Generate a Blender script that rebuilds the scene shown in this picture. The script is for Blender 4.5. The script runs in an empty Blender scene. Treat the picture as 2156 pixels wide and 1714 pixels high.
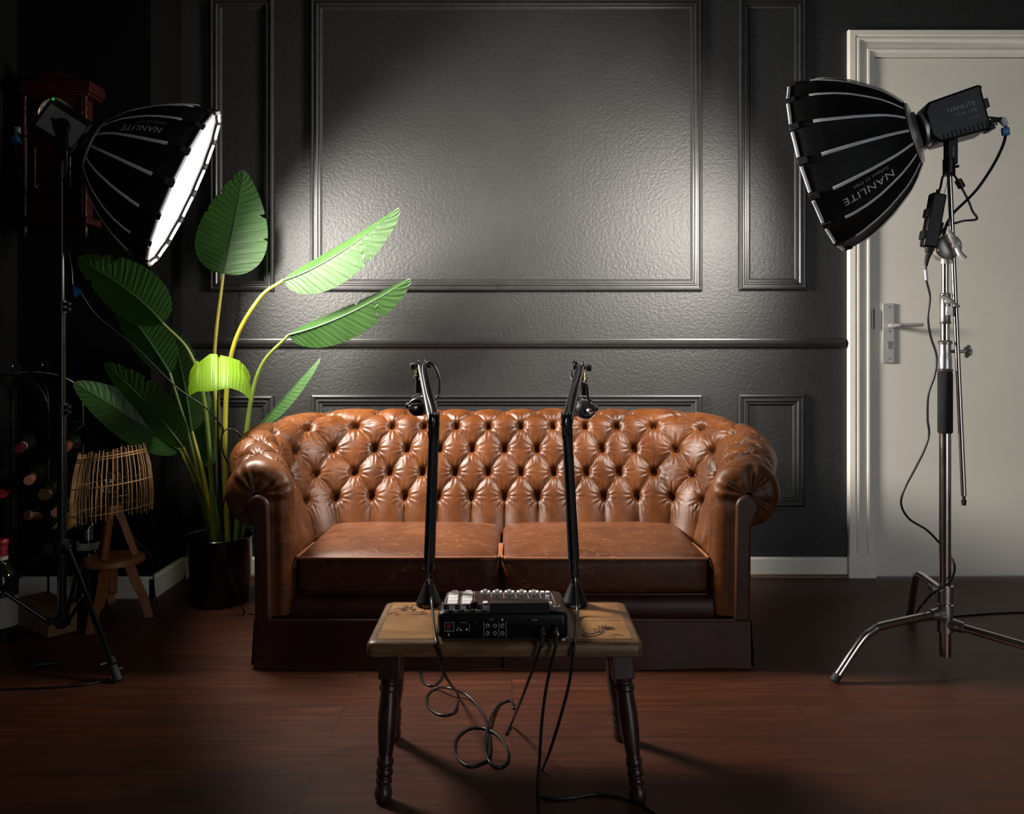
import bpy, bmesh, math, random
import numpy as np
from mathutils import Vector, Matrix
random.seed(7)
scene = bpy.context.scene
COL = scene.collection
PI = math.pi
# ---------------------------------------------------------------- camera
F = 1750.0            # focal length in pixels of the 2156 wide frame
HY = 735.0            # horizon row
CX = 1078.0
CAMZ = 1.02
D = 3.73              # distance camera -> back wall (back wall face at y = 0)
cd = bpy.data.cameras.new('camera')
cd.sensor_width = 36.0
cd.lens = F / 2156 * 36
cd.shift_y = (HY - 857) / 2156
cd.clip_start = 0.05
cam = bpy.data.objects.new('camera', cd)
COL.objects.link(cam)
cam.location = (0, -D, CAMZ)
cam.rotation_euler = (PI / 2, 0, 0)
scene.camera = cam
# ---------------------------------------------------------------- world, exposure
w = bpy.data.worlds.new('world'); scene.world = w
w.use_nodes = True
w.node_tree.nodes['Background'].inputs[0].default_value = (0.92, 0.96, 1.0, 1)
w.node_tree.nodes['Background'].inputs[1].default_value = 2.4
scene.view_settings.view_transform = 'Standard'
scene.view_settings.look = 'None'
scene.view_settings.gamma = 1
scene.view_settings.exposure = 0.0
LAMP_W = (80.0, 44.0)  # watts of the left and right softbox lamp
DIFF_E = 1.6          # emission of the white diffusers
SPREAD = (132, 132)  # left, right
scene.cycles.use_denoising = True

def P(px, py, d):
    """world point seen at pixel (px, py) at depth d from the camera"""
    return Vector(((px - CX) / F * d, -D + d, CAMZ - (py - HY) / F * d))
def hit(px, py, p0, n):
    """where the line of sight of a pixel meets a plane"""
    r = Vector(((px - CX) / F, 1.0, -(py - HY) / F)); o = Vector((0, -D, CAMZ))
    t = (Vector(p0) - o).dot(n) / r.dot(n)
    return o + r * t

# ---------------------------------------------------------------- tagging helpers
def tag(o, label=None, cat=None, group=None, kind=None):
    if label: o['label'] = label
    if cat: o['category'] = cat
    if group: o['group'] = group
    if kind: o['kind'] = kind
    return o
def thing(name, label, cat, loc=(0, 0, 0), group=None):
    o = bpy.data.objects.new(name, None); COL.objects.link(o)
    o.location = loc; o.empty_display_size = 0.05
    return tag(o, label, cat, group)
def origin_of(o):
    v = Vector((0, 0, 0))
    while o is not None:
        v += o.location; o = o.parent
    return v
def link_mesh(name, me, parent=None, mat=None):
    o = bpy.data.objects.new(name, me); COL.objects.link(o)
    if mat: me.materials.append(mat)
    if parent is not None: o.parent = parent
    return o

def smooth_path(pts, n=8, closed=False):
    pts = [Vector(p) for p in pts]; out = []; m = len(pts)
    if m < 3: return pts
    rng = range(m) if closed else range(m - 1)
    for i in rng:
        if closed:
            p0, p1, p2, p3 = pts[(i - 1) % m], pts[i], pts[(i + 1) % m], pts[(i + 2) % m]
        else:
            p0 = pts[i - 1] if i else pts[0] * 2 - pts[1]
            p1, p2 = pts[i], pts[i + 1]
            p3 = pts[i + 2] if i + 2 < m else pts[-1] * 2 - pts[-2]
        for k in range(n):
            t = k / n
            out.append(0.5 * ((2 * p1) + (p2 - p0) * t + (2 * p0 - 5 * p1 + 4 * p2 - p3) * t * t + (3 * p1 - p0 - 3 * p2 + p3) * t ** 3))
    if not closed: out.append(pts[-1])
    return out

class MB:
    """collects shapes and links them as one mesh object"""
    def __init__(s): s.v = []; s.f = []; s.uv = None
    def add(s, v, f):
        b = len(s.v); s.v += [Vector(p) for p in v]; s.f += [[i + b for i in q] for q in f]; return s
    def box(s, c, size, R=None):
        c = Vector(c); x, y, z = [k / 2 for k in size]; v = []
        for i in (-1, 1):
            for j in (-1, 1):
                for k in (-1, 1):
                    p = Vector((i * x, j * y, k * z)); v.append(c + (R @ p if R else p))
        return s.add(v, [(0, 1, 3, 2), (4, 6, 7, 5), (0, 4, 5, 1), (2, 3, 7, 6), (0, 2, 6, 4), (1, 5, 7, 3)])
    def box2(s, a, b):
        a = Vector(a); b = Vector(b); return s.box((a + b) / 2, [abs(k) for k in (b - a)])
    def tube(s, pts, r, seg=8, closed=False, flat=None):
        pts = [Vector(p) for p in pts]; n = len(pts)
        rr = r if isinstance(r, (list, tuple)) else [r] * n
        T = []
        for i in range(n):
            a = pts[(i - 1) % n] if (closed or i) else pts[0]
            b = pts[(i + 1) % n] if (closed or i < n - 1) else pts[-1]
            t = b - a; T.append(t.normalized() if t.length > 1e-9 else Vector((0, 0, 1)))
        u = T[0].orthogonal().normalized(); v = []; f = []
        if flat is not None:
            u = (flat - T[0] * flat.dot(T[0])).normalized()
        for i in range(n):
            u = u - T[i] * u.dot(T[i]); u.normalize(); w_ = T[i].cross(u)
            for k in range(seg):
                a = 2 * PI * k / seg; v.append(pts[i] + (u * math.cos(a) + w_ * math.sin(a)) * rr[i])
        m = n if closed else n - 1
        for i in range(m):
            for k in range(seg):
                a, b = i * seg, ((i + 1) % n) * seg; k2 = (k + 1) % seg
                f.append((a + k, a + k2, b + k2, b + k))
        if not closed:
            f.append(tuple(range(seg))[::-1]); f.append(tuple((n - 1) * seg + k for k in range(seg)))
        return s.add(v, f)
    def cyl(s, a, b, r0, r1=None, seg=20):
        return s.tube([a, b], [r0, r0 if r1 is None else r1], seg)
    def lathe(s, prof, o=(0, 0, 0), axis=(0, 0, 1), seg=24, cap=True):
        """prof: list of (radius, height along axis)"""
        o = Vector(o); ax = Vector(axis).normalized(); u = ax.orthogonal().normalized(); w_ = ax.cross(u); v = []; f = []
        for r, h in prof:
            for k in range(seg):
                a = 2 * PI * k / seg; v.append(o + ax * h + (u * math.cos(a) + w_ * math.sin(a)) * max(r, 1e-5))
        for i in range(len(prof) - 1):
            for k in range(seg):
                k2 = (k + 1) % seg; f.append((i * seg + k, i * seg + k2, (i + 1) * seg + k2, (i + 1) * seg + k))
        if cap:
            f.append(tuple(range(seg))[::-1]); f.append(tuple((len(prof) - 1) * seg + k for k in range(seg)))
        return s.add(v, f)
    def ball(s, c, r, sc=(1, 1, 1), seg=14, rings=8):
        v = []; f = []; c = Vector(c)
        for i in range(rings + 1):
            th = PI * i / rings
            for k in range(seg):
                a = 2 * PI * k / seg
                v.append(c + Vector((r * sc[0] * math.sin(th) * math.cos(a), r * sc[1] * math.sin(th) * math.sin(a), r * sc[2] * math.cos(th))))
        for i in range(rings):
            for k in range(seg):
                k2 = (k + 1) % seg; f.append((i * seg + k, (i + 1) * seg + k, (i + 1) * seg + k2, i * seg + k2))
        return s.add(v, f)
    def torus(s, c, axis, R, r, seg=32, sub=8):
        c = Vector(c); ax = Vector(axis).normalized(); u = ax.orthogonal().normalized(); w_ = ax.cross(u)
        return s.tube([c + (u * math.cos(2 * PI * k / seg) + w_ * math.sin(2 * PI * k / seg)) * R for k in range(seg)], r, sub, closed=True)
    def grid(s, fn, nu, nv):
        v = [fn(i / nu, j / nv) for i in range(nu + 1) for j in range(nv + 1)]
        f = [(i * (nv + 1) + j, (i + 1) * (nv + 1) + j, (i + 1) * (nv + 1) + j + 1, i * (nv + 1) + j + 1) for i in range(nu) for j in range(nv)]
        return s.add(v, f)
    def prism(s, poly, a, b, org, ux, uy, uz):
        """polygon (x,y) swept from a to b along uz"""
        org, ux, uy, uz = Vector(org), Vector(ux), Vector(uy), Vector(uz); n = len(poly)
        v = [org + ux * x + uy * y + uz * a for x, y in poly] + [org + ux * x + uy * y + uz * b for x, y in poly]
        f = [tuple(range(n))[::-1], tuple(range(n, 2 * n))] + [(i, (i + 1) % n, n + (i + 1) % n, n + i) for i in range(n)]
        return s.add(v, f)
    def text(s, body, org, ux, uy, height=None, width=None, warp=None, lift=0.0006, space=1.0):
        vv, ff = glyphs(body, space)
        xs = [p[0] for p in vv]; ys = [p[1] for p in vv]
        x0, x1, y0, y1 = min(xs), max(xs), min(ys), max(ys)
        sy = (height / (y1 - y0)) if height else width / (x1 - x0)
        sx = (width / (x1 - x0)) if width else sy
        out = []
        ux = Vector(ux) if ux is not None else None; uy = Vector(uy) if uy is not None else None
        n = ux.cross(uy).normalized() if ux is not None else None
        for p in vv:
            a, b = (p[0] - x0) * sx, (p[1] - y0) * sy
            out.append(warp(a, b) if warp else Vector(org) + ux * a + uy * b + n * lift)
        return s.add(out, ff)
    def build(s, name, mat, parent=None, sharp=40, bevel=0, bseg=2, merge=False, flip=False):
        off = origin_of(parent) if parent is not None else Vector((0, 0, 0))
        me = bpy.data.meshes.new(name)
        me.from_pydata([tuple(p - off) for p in s.v], [], s.f)
        bm = bmesh.new(); bm.from_mesh(me)
        if merge: bmesh.ops.remove_doubles(bm, verts=bm.verts, dist=1e-5)
        bmesh.ops.recalc_face_normals(bm, faces=bm.faces)
        if flip: bmesh.ops.reverse_faces(bm, faces=bm.faces)
        bm.to_mesh(me); bm.free()
        if sharp is not None:
            me.shade_smooth()
            me.set_sharp_from_angle(angle=math.radians(sharp))
        o = link_mesh(name, me, parent, mat)
        if bevel:
            m = o.modifiers.new('bevel', 'BEVEL'); m.width = bevel; m.segments = bseg; m.limit_method = 'ANGLE'; m.angle_limit = math.radians(50)
            m.harden_normals = False
        return o

_glyph = {}
def glyphs(body, space=1.0):
    if (body, space) in _glyph: return _glyph[(body, space)]
    cu = bpy.data.curves.new('t', 'FONT'); cu.body = body; cu.resolution_u = 3; cu.space_character = space
    o = bpy.data.objects.new('t', cu); COL.objects.link(o)
    dg = bpy.context.evaluated_depsgraph_get()
    me = bpy.data.meshes.new_from_object(o.evaluated_get(dg))
    r = ([(v.co.x, v.co.y) for v in me.vertices], [list(p.vertices) for p in me.polygons])
    bpy.data.objects.remove(o); bpy.data.curves.remove(cu); bpy.data.meshes.remove(me)
    _glyph[(body, space)] = r
    return r

# ---------------------------------------------------------------- materials
class NT:
    def __init__(s, name):
        s.m = bpy.data.materials.new(name); s.m.use_nodes = True; s.t = s.m.node_tree; s.n = s.t.nodes; s.l = s.t.links
        s.p = s.n['Principled BSDF']; s.out = s.n['Material Output']
    def new(s, kind, **kw):
        x = s.n.new(kind)
        for k, v in kw.items():
            if k.startswith('i_'): x.inputs[k[2:].replace('_', ' ')].default_value = v
            else: setattr(x, k, v)
        return x
    def link(s, a, b): s.l.new(a, b)
    def coord(s, scale=(1, 1, 1), kind='Object', rot=(0, 0, 0)):
        c = s.new('ShaderNodeTexCoord'); mp = s.new('ShaderNodeMapping')
        mp.inputs['Scale'].default_value = scale; mp.inputs['Rotation'].default_value = rot
        s.link(c.outputs[kind], mp.inputs['Vector']); return mp.outputs[0]
    def noise(s, vec, scale, detail=4, rough=.55, dist=0):
        x = s.new('ShaderNodeTexNoise'); x.inputs['Scale'].default_value = scale; x.inputs['Detail'].default_value = detail
        x.inputs['Roughness'].default_value = rough; x.inputs['Distortion'].default_value = dist
        if vec is not None: s.link(vec, x.inputs['Vector'])
        return x.outputs['Fac']
    def ramp(s, fac, stops):
        r = s.new('ShaderNodeValToRGB'); e = r.color_ramp.elements
        while len(e) > 1: e.remove(e[0])
        e[0].position = stops[0][0]; e[0].color = (*stops[0][1], 1)
        for p, c in stops[1:]:
            q = e.new(p); q.color = (*c, 1)
        s.link(fac, r.inputs[0]); return r.outputs[0]
    def val(s, fac, a, b):
        m = s.new('ShaderNodeMapRange'); m.inputs['To Min'].default_value = a; m.inputs['To Max'].default_value = b
        s.link(fac, m.inputs['Value']); return m.outputs[0]
    def math(s, op, a, b=None):
        m = s.new('ShaderNodeMath'); m.operation = op
        for i, x in enumerate((a, b)):
            if x is None: continue
            if isinstance(x, (int, float)): m.inputs[i].default_value = x
            else: s.link(x, m.inputs[i])
        return m.outputs[0]
    def mix(s, fac, a, b):
        m = s.new('ShaderNodeMix'); m.data_type = 'RGBA'
        for sock, x in ((m.inputs['Factor'], fac), (m.inputs['A'], a), (m.inputs['B'], b)):
            if isinstance(x, (int, float)): sock.default_value = x
            elif isinstance(x, tuple): sock.default_value = (*x, 1)
            else: s.link(x, sock)
        for i in m.inputs:
            pass
        return m.outputs['Result']
    def bump(s, h, strength=.5, dist=.002, normal=None):
        b = s.new('ShaderNodeBump'); b.inputs['Strength'].default_value = strength; b.inputs['Distance'].default_value = dist
        s.link(h, b.inputs['Height'])
        if normal is not None: s.link(normal, b.inputs['Normal'])
        s.link(b.outputs[0], s.p.inputs['Normal']); return b.outputs[0]
    def set(s, **kw):
        for k, v in kw.items():
            sock = s.p.inputs[k.replace('_', ' ')]
            if isinstance(v, (int, float)): sock.default_value = v
            elif isinstance(v, tuple): sock.default_value = (*v, 1)
            else: s.link(v, sock)
        return s

def simple(name, col, rough=.5, metal=0.0, var=.12, nscale=25, bump=0.0, bscale=200, spec=None, coat=0):
    """plain finish with a little procedural mottling"""
    t = NT(name); v = t.coord(); n = t.noise(v, nscale, 4)
    t.set(Base_Color=t.ramp(n, [(.25, tuple(c * (1 - var) for c in col)), (.75, tuple(min(1, c * (1 + var)) for c in col))]))
    t.set(Roughness=t.val(n, max(.02, rough - .06), min(1, rough + .06)), Metallic=metal)
    if spec is not None: t.set(Specular_IOR_Level=spec)
    if coat: t.set(Coat_Weight=coat, Coat_Roughness=.1)
    if bump: t.bump(t.noise(v, bscale, 3), bump, .001)
    return t.m

M = {}
M['black_plastic'] = simple('black_plastic', (.0055, .0055, .006), .40, bump=.05, bscale=900, spec=.32)
M['black_matte'] = simple('black_matte', (.005, .005, .0055), .6, bump=.1, bscale=700, spec=.3)
M['black_gloss'] = simple('black_gloss', (.006, .006, .007), .14)
M['black_rubber'] = simple('black_rubber', (.012, .012, .012), .7)
M['cable'] = simple('cable_rubber', (.009, .009, .010), .34)
M['foam'] = simple('foam_grip', (.010, .010, .011), .95, bump=.3, bscale=900)
M['steel'] = simple('chromed_steel', (.62, .58, .54), .2, metal=1, var=.05)
M['brushed'] = simple('brushed_metal', (.55, .54, .52), .32, metal=1, var=.06)
M['satin'] = simple('satin_aluminium', (.50, .49, .46), .4, metal=.35, var=.04)
M['white_plastic'] = simple('white_plastic', (.75, .74, .71), .4, var=.03)
M['pad'] = simple('translucent_white_pad', (.82, .81, .78), .5, var=.04, nscale=60)
M['print'] = simple('light_grey_print', (.70, .71, .72), .5, var=.05)
M['grey_print'] = simple('dim_grey_print', (.30, .30, .30), .5, var=.05)
M['print_grey'] = simple('mid_grey_print', (.62, .62, .58), .5, var=.05)
M['red'] = simple('red_button', (.45, .01, .015), .35)
M['tape_grey'] = simple('grey_reflective_tape', (.62, .62, .63), .5, bump=.25, bscale=600)
M['blue_tape'] = simple('blue_tape', (.02, .16, .42), .5, bump=.3, bscale=60)
M['white_tape'] = simple('white_tape', (.6, .6, .68), .5, bump=.3, bscale=60)
M['gold'] = simple('brass_thread', (.75, .58, .36), .25, metal=1, var=.08)
M['foil_gold'] = simple('gold_foil', (.8, .62, .22), .25, metal=1, bump=1, bscale=90)
M['foil_silver'] = simple('silver_foil', (.7, .7, .68), .3, metal=1, bump=1, bscale=120)
M['cream_paint'] = simple('cream_gloss_paint', (.86, .82, .73), .38, var=.05, nscale=8, bump=.05, bscale=60)
M['door_paint'] = simple('grey_beige_door_paint', (.82, .78, .69), .42, var=.04, nscale=3, bump=.03, bscale=90)
M['glass_bulb'] = simple('clear_bulb_glass', (.9, .85, .75), .05)
_g = M['glass_bulb'].node_tree.nodes['Principled BSDF']; _g.inputs['Transmission Weight'].default_value = 1.0
M['red_foil'] = simple('red_capsule', (.16, .004, .008), .4)
M['maroon_foil'] = simple('maroon_capsule', (.05, .004, .008), .35)
M['copper_foil'] = simple('copper_capsule', (.28, .10, .04), .35, metal=.6)
M['cork'] = simple('cork_brown_capsule', (.15, .062, .032), .6)
M['bottle'] = simple('dark_bottle_glass', (.006, .008, .005), .07)
M['label_paper'] = simple('cream_label_paper', (.32, .30, .26), .7)
M['yellow_label'] = simple('yellow_label_paper', (.38, .25, .05), .6)
M['soil'] = simple('dark_soil', (.012, .010, .008), .9, bump=.8, bscale=80)
M['clock_face'] = simple('ivory_dial', (.55, .52, .45), .5)
M['wire'] = simple('dark_iron_wire', (.05, .05, .05), .3, metal=.9)
M['rattan'] = simple('rattan_cane', (.36, .19, .07), .5, var=.25, nscale=40)
M['clock_wood_shaded'] = simple('mahogany', (.022, .003, .0016), .42, var=.3, spec=.3, nscale=30)  # red-brown wood, its colour lowered to carry the corner's darkness
M['beige_panel'] = simple('taupe_enamel', (.16, .14, .115), .5)

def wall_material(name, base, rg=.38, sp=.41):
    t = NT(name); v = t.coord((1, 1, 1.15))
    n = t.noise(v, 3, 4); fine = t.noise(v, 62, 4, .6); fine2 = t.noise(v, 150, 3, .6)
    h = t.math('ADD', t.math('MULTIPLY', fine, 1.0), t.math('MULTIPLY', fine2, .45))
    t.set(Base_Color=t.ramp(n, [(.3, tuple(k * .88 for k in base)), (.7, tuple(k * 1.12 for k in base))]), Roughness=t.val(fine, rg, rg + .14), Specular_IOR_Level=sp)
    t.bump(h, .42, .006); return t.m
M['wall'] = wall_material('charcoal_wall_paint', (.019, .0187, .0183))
M['wall_shaded'] = wall_material('shaded_wall_paint', (.0025, .0025, .0025), .7, .08)  # charcoal walls again, with the left corner's darkness put into the colour
def trim_material():
    t = NT('charcoal_trim_paint'); v = t.coord(); n = t.noise(v, 30, 4)
    t.set(Base_Color=t.ramp(n, [(.3, (.018, .0177, .0174)), (.7, (.023, .0226, .0222))]), Roughness=t.val(n, .33, .45))
    t.bump(n, .12, .002); return t.m
M['trim'] = trim_material()
def floor_material():
    t = NT('red_brown_laminate'); v = t.coord()
    b = t.new('ShaderNodeTexBrick', offset=.37, squash=1.0)
    b.inputs['Scale'].default_value = 1.0; b.inputs['Brick Width'].default_value = 1.29; b.inputs['Row Height'].default_value = .193
    b.inputs['Mortar Size'].default_value = .0012; b.inputs['Mortar Smooth'].default_value = .3
    b.inputs['Color1'].default_value = (0, 0, 0, 1); b.inputs['Color2'].default_value = (1, 1, 1, 1)
    t.link(v, b.inputs['Vector'])
    sep = t.new('ShaderNodeSeparateColor'); t.link(b.outputs['Color'], sep.inputs[0])
    # grain stretched along the boards, shifted board by board
    off = t.new('ShaderNodeCombineXYZ'); t.link(t.math('MULTIPLY', sep.outputs[0], 7.3), off.inputs[0]); t.link(t.math('MULTIPLY', sep.outputs[0], 3.1), off.inputs[2])
    va = t.new('ShaderNodeVectorMath'); va.operation = 'ADD'; t.link(v, va.inputs[0]); t.link(off.outputs[0], va.inputs[1])
    mp = t.new('ShaderNodeMapping'); mp.inputs['Scale'].default_value = (1.6, 22, 1); t.link(va.outputs[0], mp.inputs['Vector'])
    g = t.noise(mp.outputs[0], 2.2, 7, .62, .6)
    mp2 = t.new('ShaderNodeMapping'); mp2.inputs['Scale'].default_value = (1.3, 6, 1); t.link(va.outputs[0], mp2.inputs['Vector'])
    g2 = t.noise(mp2.outputs[0], 1.7, 4, .5, 1.0)
    c = t.ramp(g, [(.25, (.032, .0085, .0034)), (.5, (.070, .0185, .0072)), (.75, (.122, .037, .0155))])
    c2 = t.mix(t.math('MULTIPLY', t.val(g2, -.35, .95), .75), c, (.030, .016, .012))
    tint = t.mix(t.math('MULTIPLY', sep.outputs[0], .35), c2, (.055, .021, .014))
    col = t.mix(b.outputs['Fac'], tint, (.012, .007, .005))
    t.set(Base_Color=col, Roughness=t.val(g, .40, .56), Specular_IOR_Level=.26)
    t.bump(t.math('SUBTRACT', t.math('MULTIPLY', g, .25), b.outputs['Fac']), .35, .0015); return t.m
M['floor'] = floor_material()

def leather(name, dark, mid, light, scratch=0.0, rough=(.30, .46)):
    t = NT(name); v = t.coord()
    big = t.noise(v, 7, 5, .6, .3); med = t.noise(v, 38, 4, .6)
    c = t.ramp(t.math('ADD', t.math('MULTIPLY', big, .7), t.math('MULTIPLY', med, .3)), [(.33, dark), (.5, mid), (.68, light)])
    grain = t.new('ShaderNodeTexVoronoi'); grain.feature = 'DISTANCE_TO_EDGE'; grain.inputs['Scale'].default_value = 420
    t.link(v, grain.inputs['Vector'])
    h = t.math('ADD', t.math('MULTIPLY', med, .6), t.math('MULTIPLY', t.math('MINIMUM', grain.outputs['Distance'], .15), 1.2))
    r = t.val(big, rough[0], rough[1])
    if scratch:
        # fine pale cracks of worn, dried leather
        mpd = t.new('ShaderNodeVectorMath'); mpd.operation = 'ADD'
        nz = t.new('ShaderNodeTexNoise'); nz.inputs['Scale'].default_value = 6; nz.inputs['Detail'].default_value = 3
        t.link(v, nz.inputs['Vector']); sc = t.new('ShaderNodeVectorMath'); sc.operation = 'SCALE'; sc.inputs['Scale'].default_value = .06
        t.link(nz.outputs['Color'], sc.inputs[0]); t.link(v, mpd.inputs[0]); t.link(sc.outputs[0], mpd.inputs[1])
        fac = None
        for s_, rot, wid in ((15, .6, .010), (28, -.5, .016), (60, .2, .03)):
            mp = t.new('ShaderNodeMapping'); mp.inputs['Rotation'].default_value = (0, 0, rot); mp.inputs['Scale'].default_value = (.45, 1.3, 1)
            t.link(mpd.outputs[0], mp.inputs['Vector'])
            vo = t.new('ShaderNodeTexVoronoi'); vo.feature = 'DISTANCE_TO_EDGE'; vo.inputs['Scale'].default_value = s_
            t.link(mp.outputs[0], vo.inputs['Vector'])
            ln = t.math('SUBTRACT', 1.0, t.math('MINIMUM', t.math('DIVIDE', vo.outputs['Distance'], wid), 1.0))
            gate = t.math('GREATER_THAN', t.noise(mp.outputs[0], s_ * .35, 2), .56)
            ln = t.math('MULTIPLY', ln, gate)
            fac = ln if fac is None else t.math('MAXIMUM', fac, ln)
        c = t.mix(t.math('MULTIPLY', fac, scratch), c, (.40, .20, .10))
        h = t.math('SUBTRACT', h, t.math('MULTIPLY', fac, .3))
    t.set(Base_Color=c, Roughness=r, Specular_IOR_Level=.27)
    t.bump(h, .22, .002); return t.m
M['leather'] = leather('tufted_brown_leather', (.034, .0092, .0020), (.072, .0205, .0038), (.110, .034, .0068))
M['leather_arm'] = leather('worn_arm_leather', (.036, .0108, .003), (.076, .023, .0052), (.115, .038, .010), scratch=.28)
M['leather_seat'] = leather('worn_seat_leather', (.056, .0175, .0062), (.080, .0255, .0085), (.108, .037, .014), scratch=.36, rough=(.36, .5))
M['leather_shaded'] = leather('dark_shaded_leather', (.035, .014, .010), (.050, .020, .014), (.066, .027, .018))  # darker leather; mostly the shade of the unlit front put into its colour
M['piping'] = leather('leather_piping', (.17, .065, .026), (.23, .09, .038), (.29, .12, .055))

def leaf_material(name, a, b, trans, tw=.35, rough=.34):
    t = NT(name); v = t.coord(kind='UV')
    wv = t.new('ShaderNodeTexWave', wave_type='BANDS', bands_direction='X'); wv.inputs['Scale'].default_value = 9
    wv.inputs['Distortion'].default_value = 1.5; wv.inputs['Detail'].default_value = 2; wv.inputs['Detail Scale'].default_value = 1.5
    t.link(v, wv.inputs['Vector'])
    vo = t.coord(); n = t.noise(vo, 9, 4)
    c = t.ramp(n, [(.3, a), (.7, b)])
    c = t.mix(t.math('MULTIPLY', wv.outputs['Fac'], .18), c, tuple(min(1, k * 1.7) for k in b))
    t.set(Base_Color=c, Roughness=t.val(n, rough - .05, rough + .08))
    nb = t.bump(wv.outputs['Fac'], .25, .002)
    tr = t.new('ShaderNodeBsdfTranslucent'); tr.inputs['Color'].default_value = (*trans, 1)
    ms = t.new('ShaderNodeMixShader'); ms.inputs[0].default_value = tw
    t.link(t.p.outputs[0], ms.inputs[1]); t.link(tr.outputs[0], ms.inputs[2]); t.link(ms.outputs[0], t.out.inputs['Surface'])
    return t.m
M['leaf'] = leaf_material('green_leaf', (.016, .060, .008), (.030, .095, .014), (.05, .18, .015), .2, .46)
M['leaf_pale'] = leaf_material('pale_leaf', (.014, .044, .007), (.023, .062, .011), (.03, .11, .012), .18, .46)
M['leaf_lime'] = leaf_material('lime_leaf', (.10, .19, .003), (.13, .24, .004), (.28, .48, .004), .5, .55)
M['stem'] = simple('yellow_green_stem', (.21, .19, .012), .42, var=.3, nscale=12)
M['stem_dark'] = simple('green_stem', (.075, .105, .014), .42, var=.3, nscale=12)

def wood(name, a, b, c, scale=(1, 10, 10), rough=.4, s=6, knots=False):
    t = NT(name); v = t.coord(scale); g = t.noise(v, s, 6, .6, .5)
    t.set(Base_Color=t.ramp(g, [(.28, a), (.52, b), (.74, c)]), Roughness=t.val(g, rough - .06, rough + .1))
    t.bump(g, .15, .001); return t.m
M['table_wood'] = wood('honey_wood', (.20, .088, .028), (.31, .150, .050), (.40, .215, .080), (2.2, 5, 5), .4, 3.0)
M['table_edge'] = wood('worn_edge_wood', (.085, .042, .018), (.165, .085, .038), (.26, .145, .072), (2, 14, 14), .38)
M['table_leg'] = wood('dark_leg_wood', (.020, .009, .006), (.038, .016, .010), (.060, .026, .015), (12, 12, 1.5), .3)
M['lamp_wood'] = wood('orange_beech', (.20, .062, .018), (.27, .088, .026), (.33, .115, .037), (9, 9, 1.5), .42)
M['crate_wood'] = wood('pine_box', (.20, .10, .04), (.27, .14, .06), (.33, .18, .085), (2, 12, 12), .6)
M['burn'] = simple('burnt_line', (.045, .018, .008), .6)
M['softbox_cloth'] = simple('black_softbox_cloth', (.0032, .0032, .0035), .6, bump=.35, bscale=30, spec=.22)
M['silver_cloth'] = simple('silver_lining', (.75, .75, .75), .35, metal=.7, var=.05)
def emission(name, col, e):
    t = NT(name); em = t.new('ShaderNodeEmission'); em.inputs[0].default_value = (*col, 1); em.inputs[1].default_value = e
    t.link(em.outputs[0], t.out.inputs['Surface']); return t.m
M['diffuser'] = emission('lit_diffuser_cloth', (1, .955, .90), DIFF_E)
M['led'] = emission('green_led', (.05, 1, .2), .25)
# ================================================================ setting
def struct(mb, name, mat, parent=None, **kw):
    o = mb.build(name, mat, parent, **kw)
    if parent is None: o['kind'] = 'structure'
    return o
XB = -1.482           # left end of the back wall, where the projecting wall returns
YB = -0.32            # face of that projecting wall
XL = -2.03            # left wall
XR = 2.95
YF = -5.2
CEIL = 2.75
struct(MB().box2((XL - .1, YF, -.06), (XR + .1, .16, 0)), 'floor', M['floor'])
struct(MB().box2((XL - .1, YF, CEIL), (XR + .1, .16, CEIL + .06)), 'ceiling', M['wall'])
b = MB(); b.box2((XB - .02, 0, 0), (1.615, .14, CEIL)); b.box2((1.615, 0, 2.318), (2.62, .14, CEIL)); b.box2((2.62, 0, 0), (XR + .1, .14, CEIL))
struct(b, 'wall_back', M['wall'])
struct(MB().box2((XL, YB, 0), (XB, .14, CEIL)), 'wall_back_left', M['wall_shaded'])
struct(MB().box2((XL - .1, YF, 0), (XL, .14, CEIL)), 'wall_left', M['wall_shaded'])
struct(MB().box2((XL, YF - .1, 0), (1.3, YF, CEIL)), 'fill_blocker', M['wall_shaded'])   # unseen, added to keep the world's fill light off the left corner
struct(MB().box2((XR, YF, 0), (XR + .1, .0, CEIL)), 'wall_right', M['wall'])

PROF = [(0, 0), (0, .013), (.004, .019), (.010, .021), (.015, .019), (.017, .012), (.022, .012), (.025, .017), (.031, .018), (.035, .014), (.037, .008), (.043, .009), (.049, .006), (.053, 0)]
def frame_mould(x0, x1, z0, z1, prof=PROF, y=0.0):
    b = MB(); v = []; f = []
    for i, (ins, h) in enumerate(prof):
        v += [(x0 + ins, y - h, z0 + ins), (x1 - ins, y - h, z0 + ins), (x1 - ins, y - h, z1 - ins), (x0 + ins, y - h, z1 - ins)]
    for i in range(len(prof) - 1):
        for k in range(4):
            k2 = (k + 1) % 4; f.append((i * 4 + k, i * 4 + k2, i * 4 + 4 + k2, i * 4 + 4 + k))
    return b.add(v, f)
def wx(px): return (px - CX) / F * D
def wz(py): return CAMZ - (py - HY) / F * D
panels = [(654, 1478, 613, -4), (1555, 1697, 611, -4), (443, 577, 613, -4),
          (443, 577, 1066, 832), (656, 1478, 1066, 830), (1553, 1693, 1066, 829)]
for i, (a, c, lo, hi) in enumerate(panels):
    struct(frame_mould(wx(a), wx(c), wz(lo), wz(hi)), 'trim_%d' % (i + 1), M['trim'], sharp=25)
# chair rail along the back wall and the projecting wall
rail = [(0, 0), (.010, .004), (.013, .014), (.020, .017), (.026, .022), (.034, .024), (.040, .019), (.043, .012), (.049, .010), (.052, 0)]
zr = wz(736)
b = MB(); b.prism([(h, z) for z, h in rail], XB, 1.487, (0, 0, zr), (0, -1, 0), (0, 0, 1), (1, 0, 0))
struct(b, 'trim_7', M['trim'], sharp=25)
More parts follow.
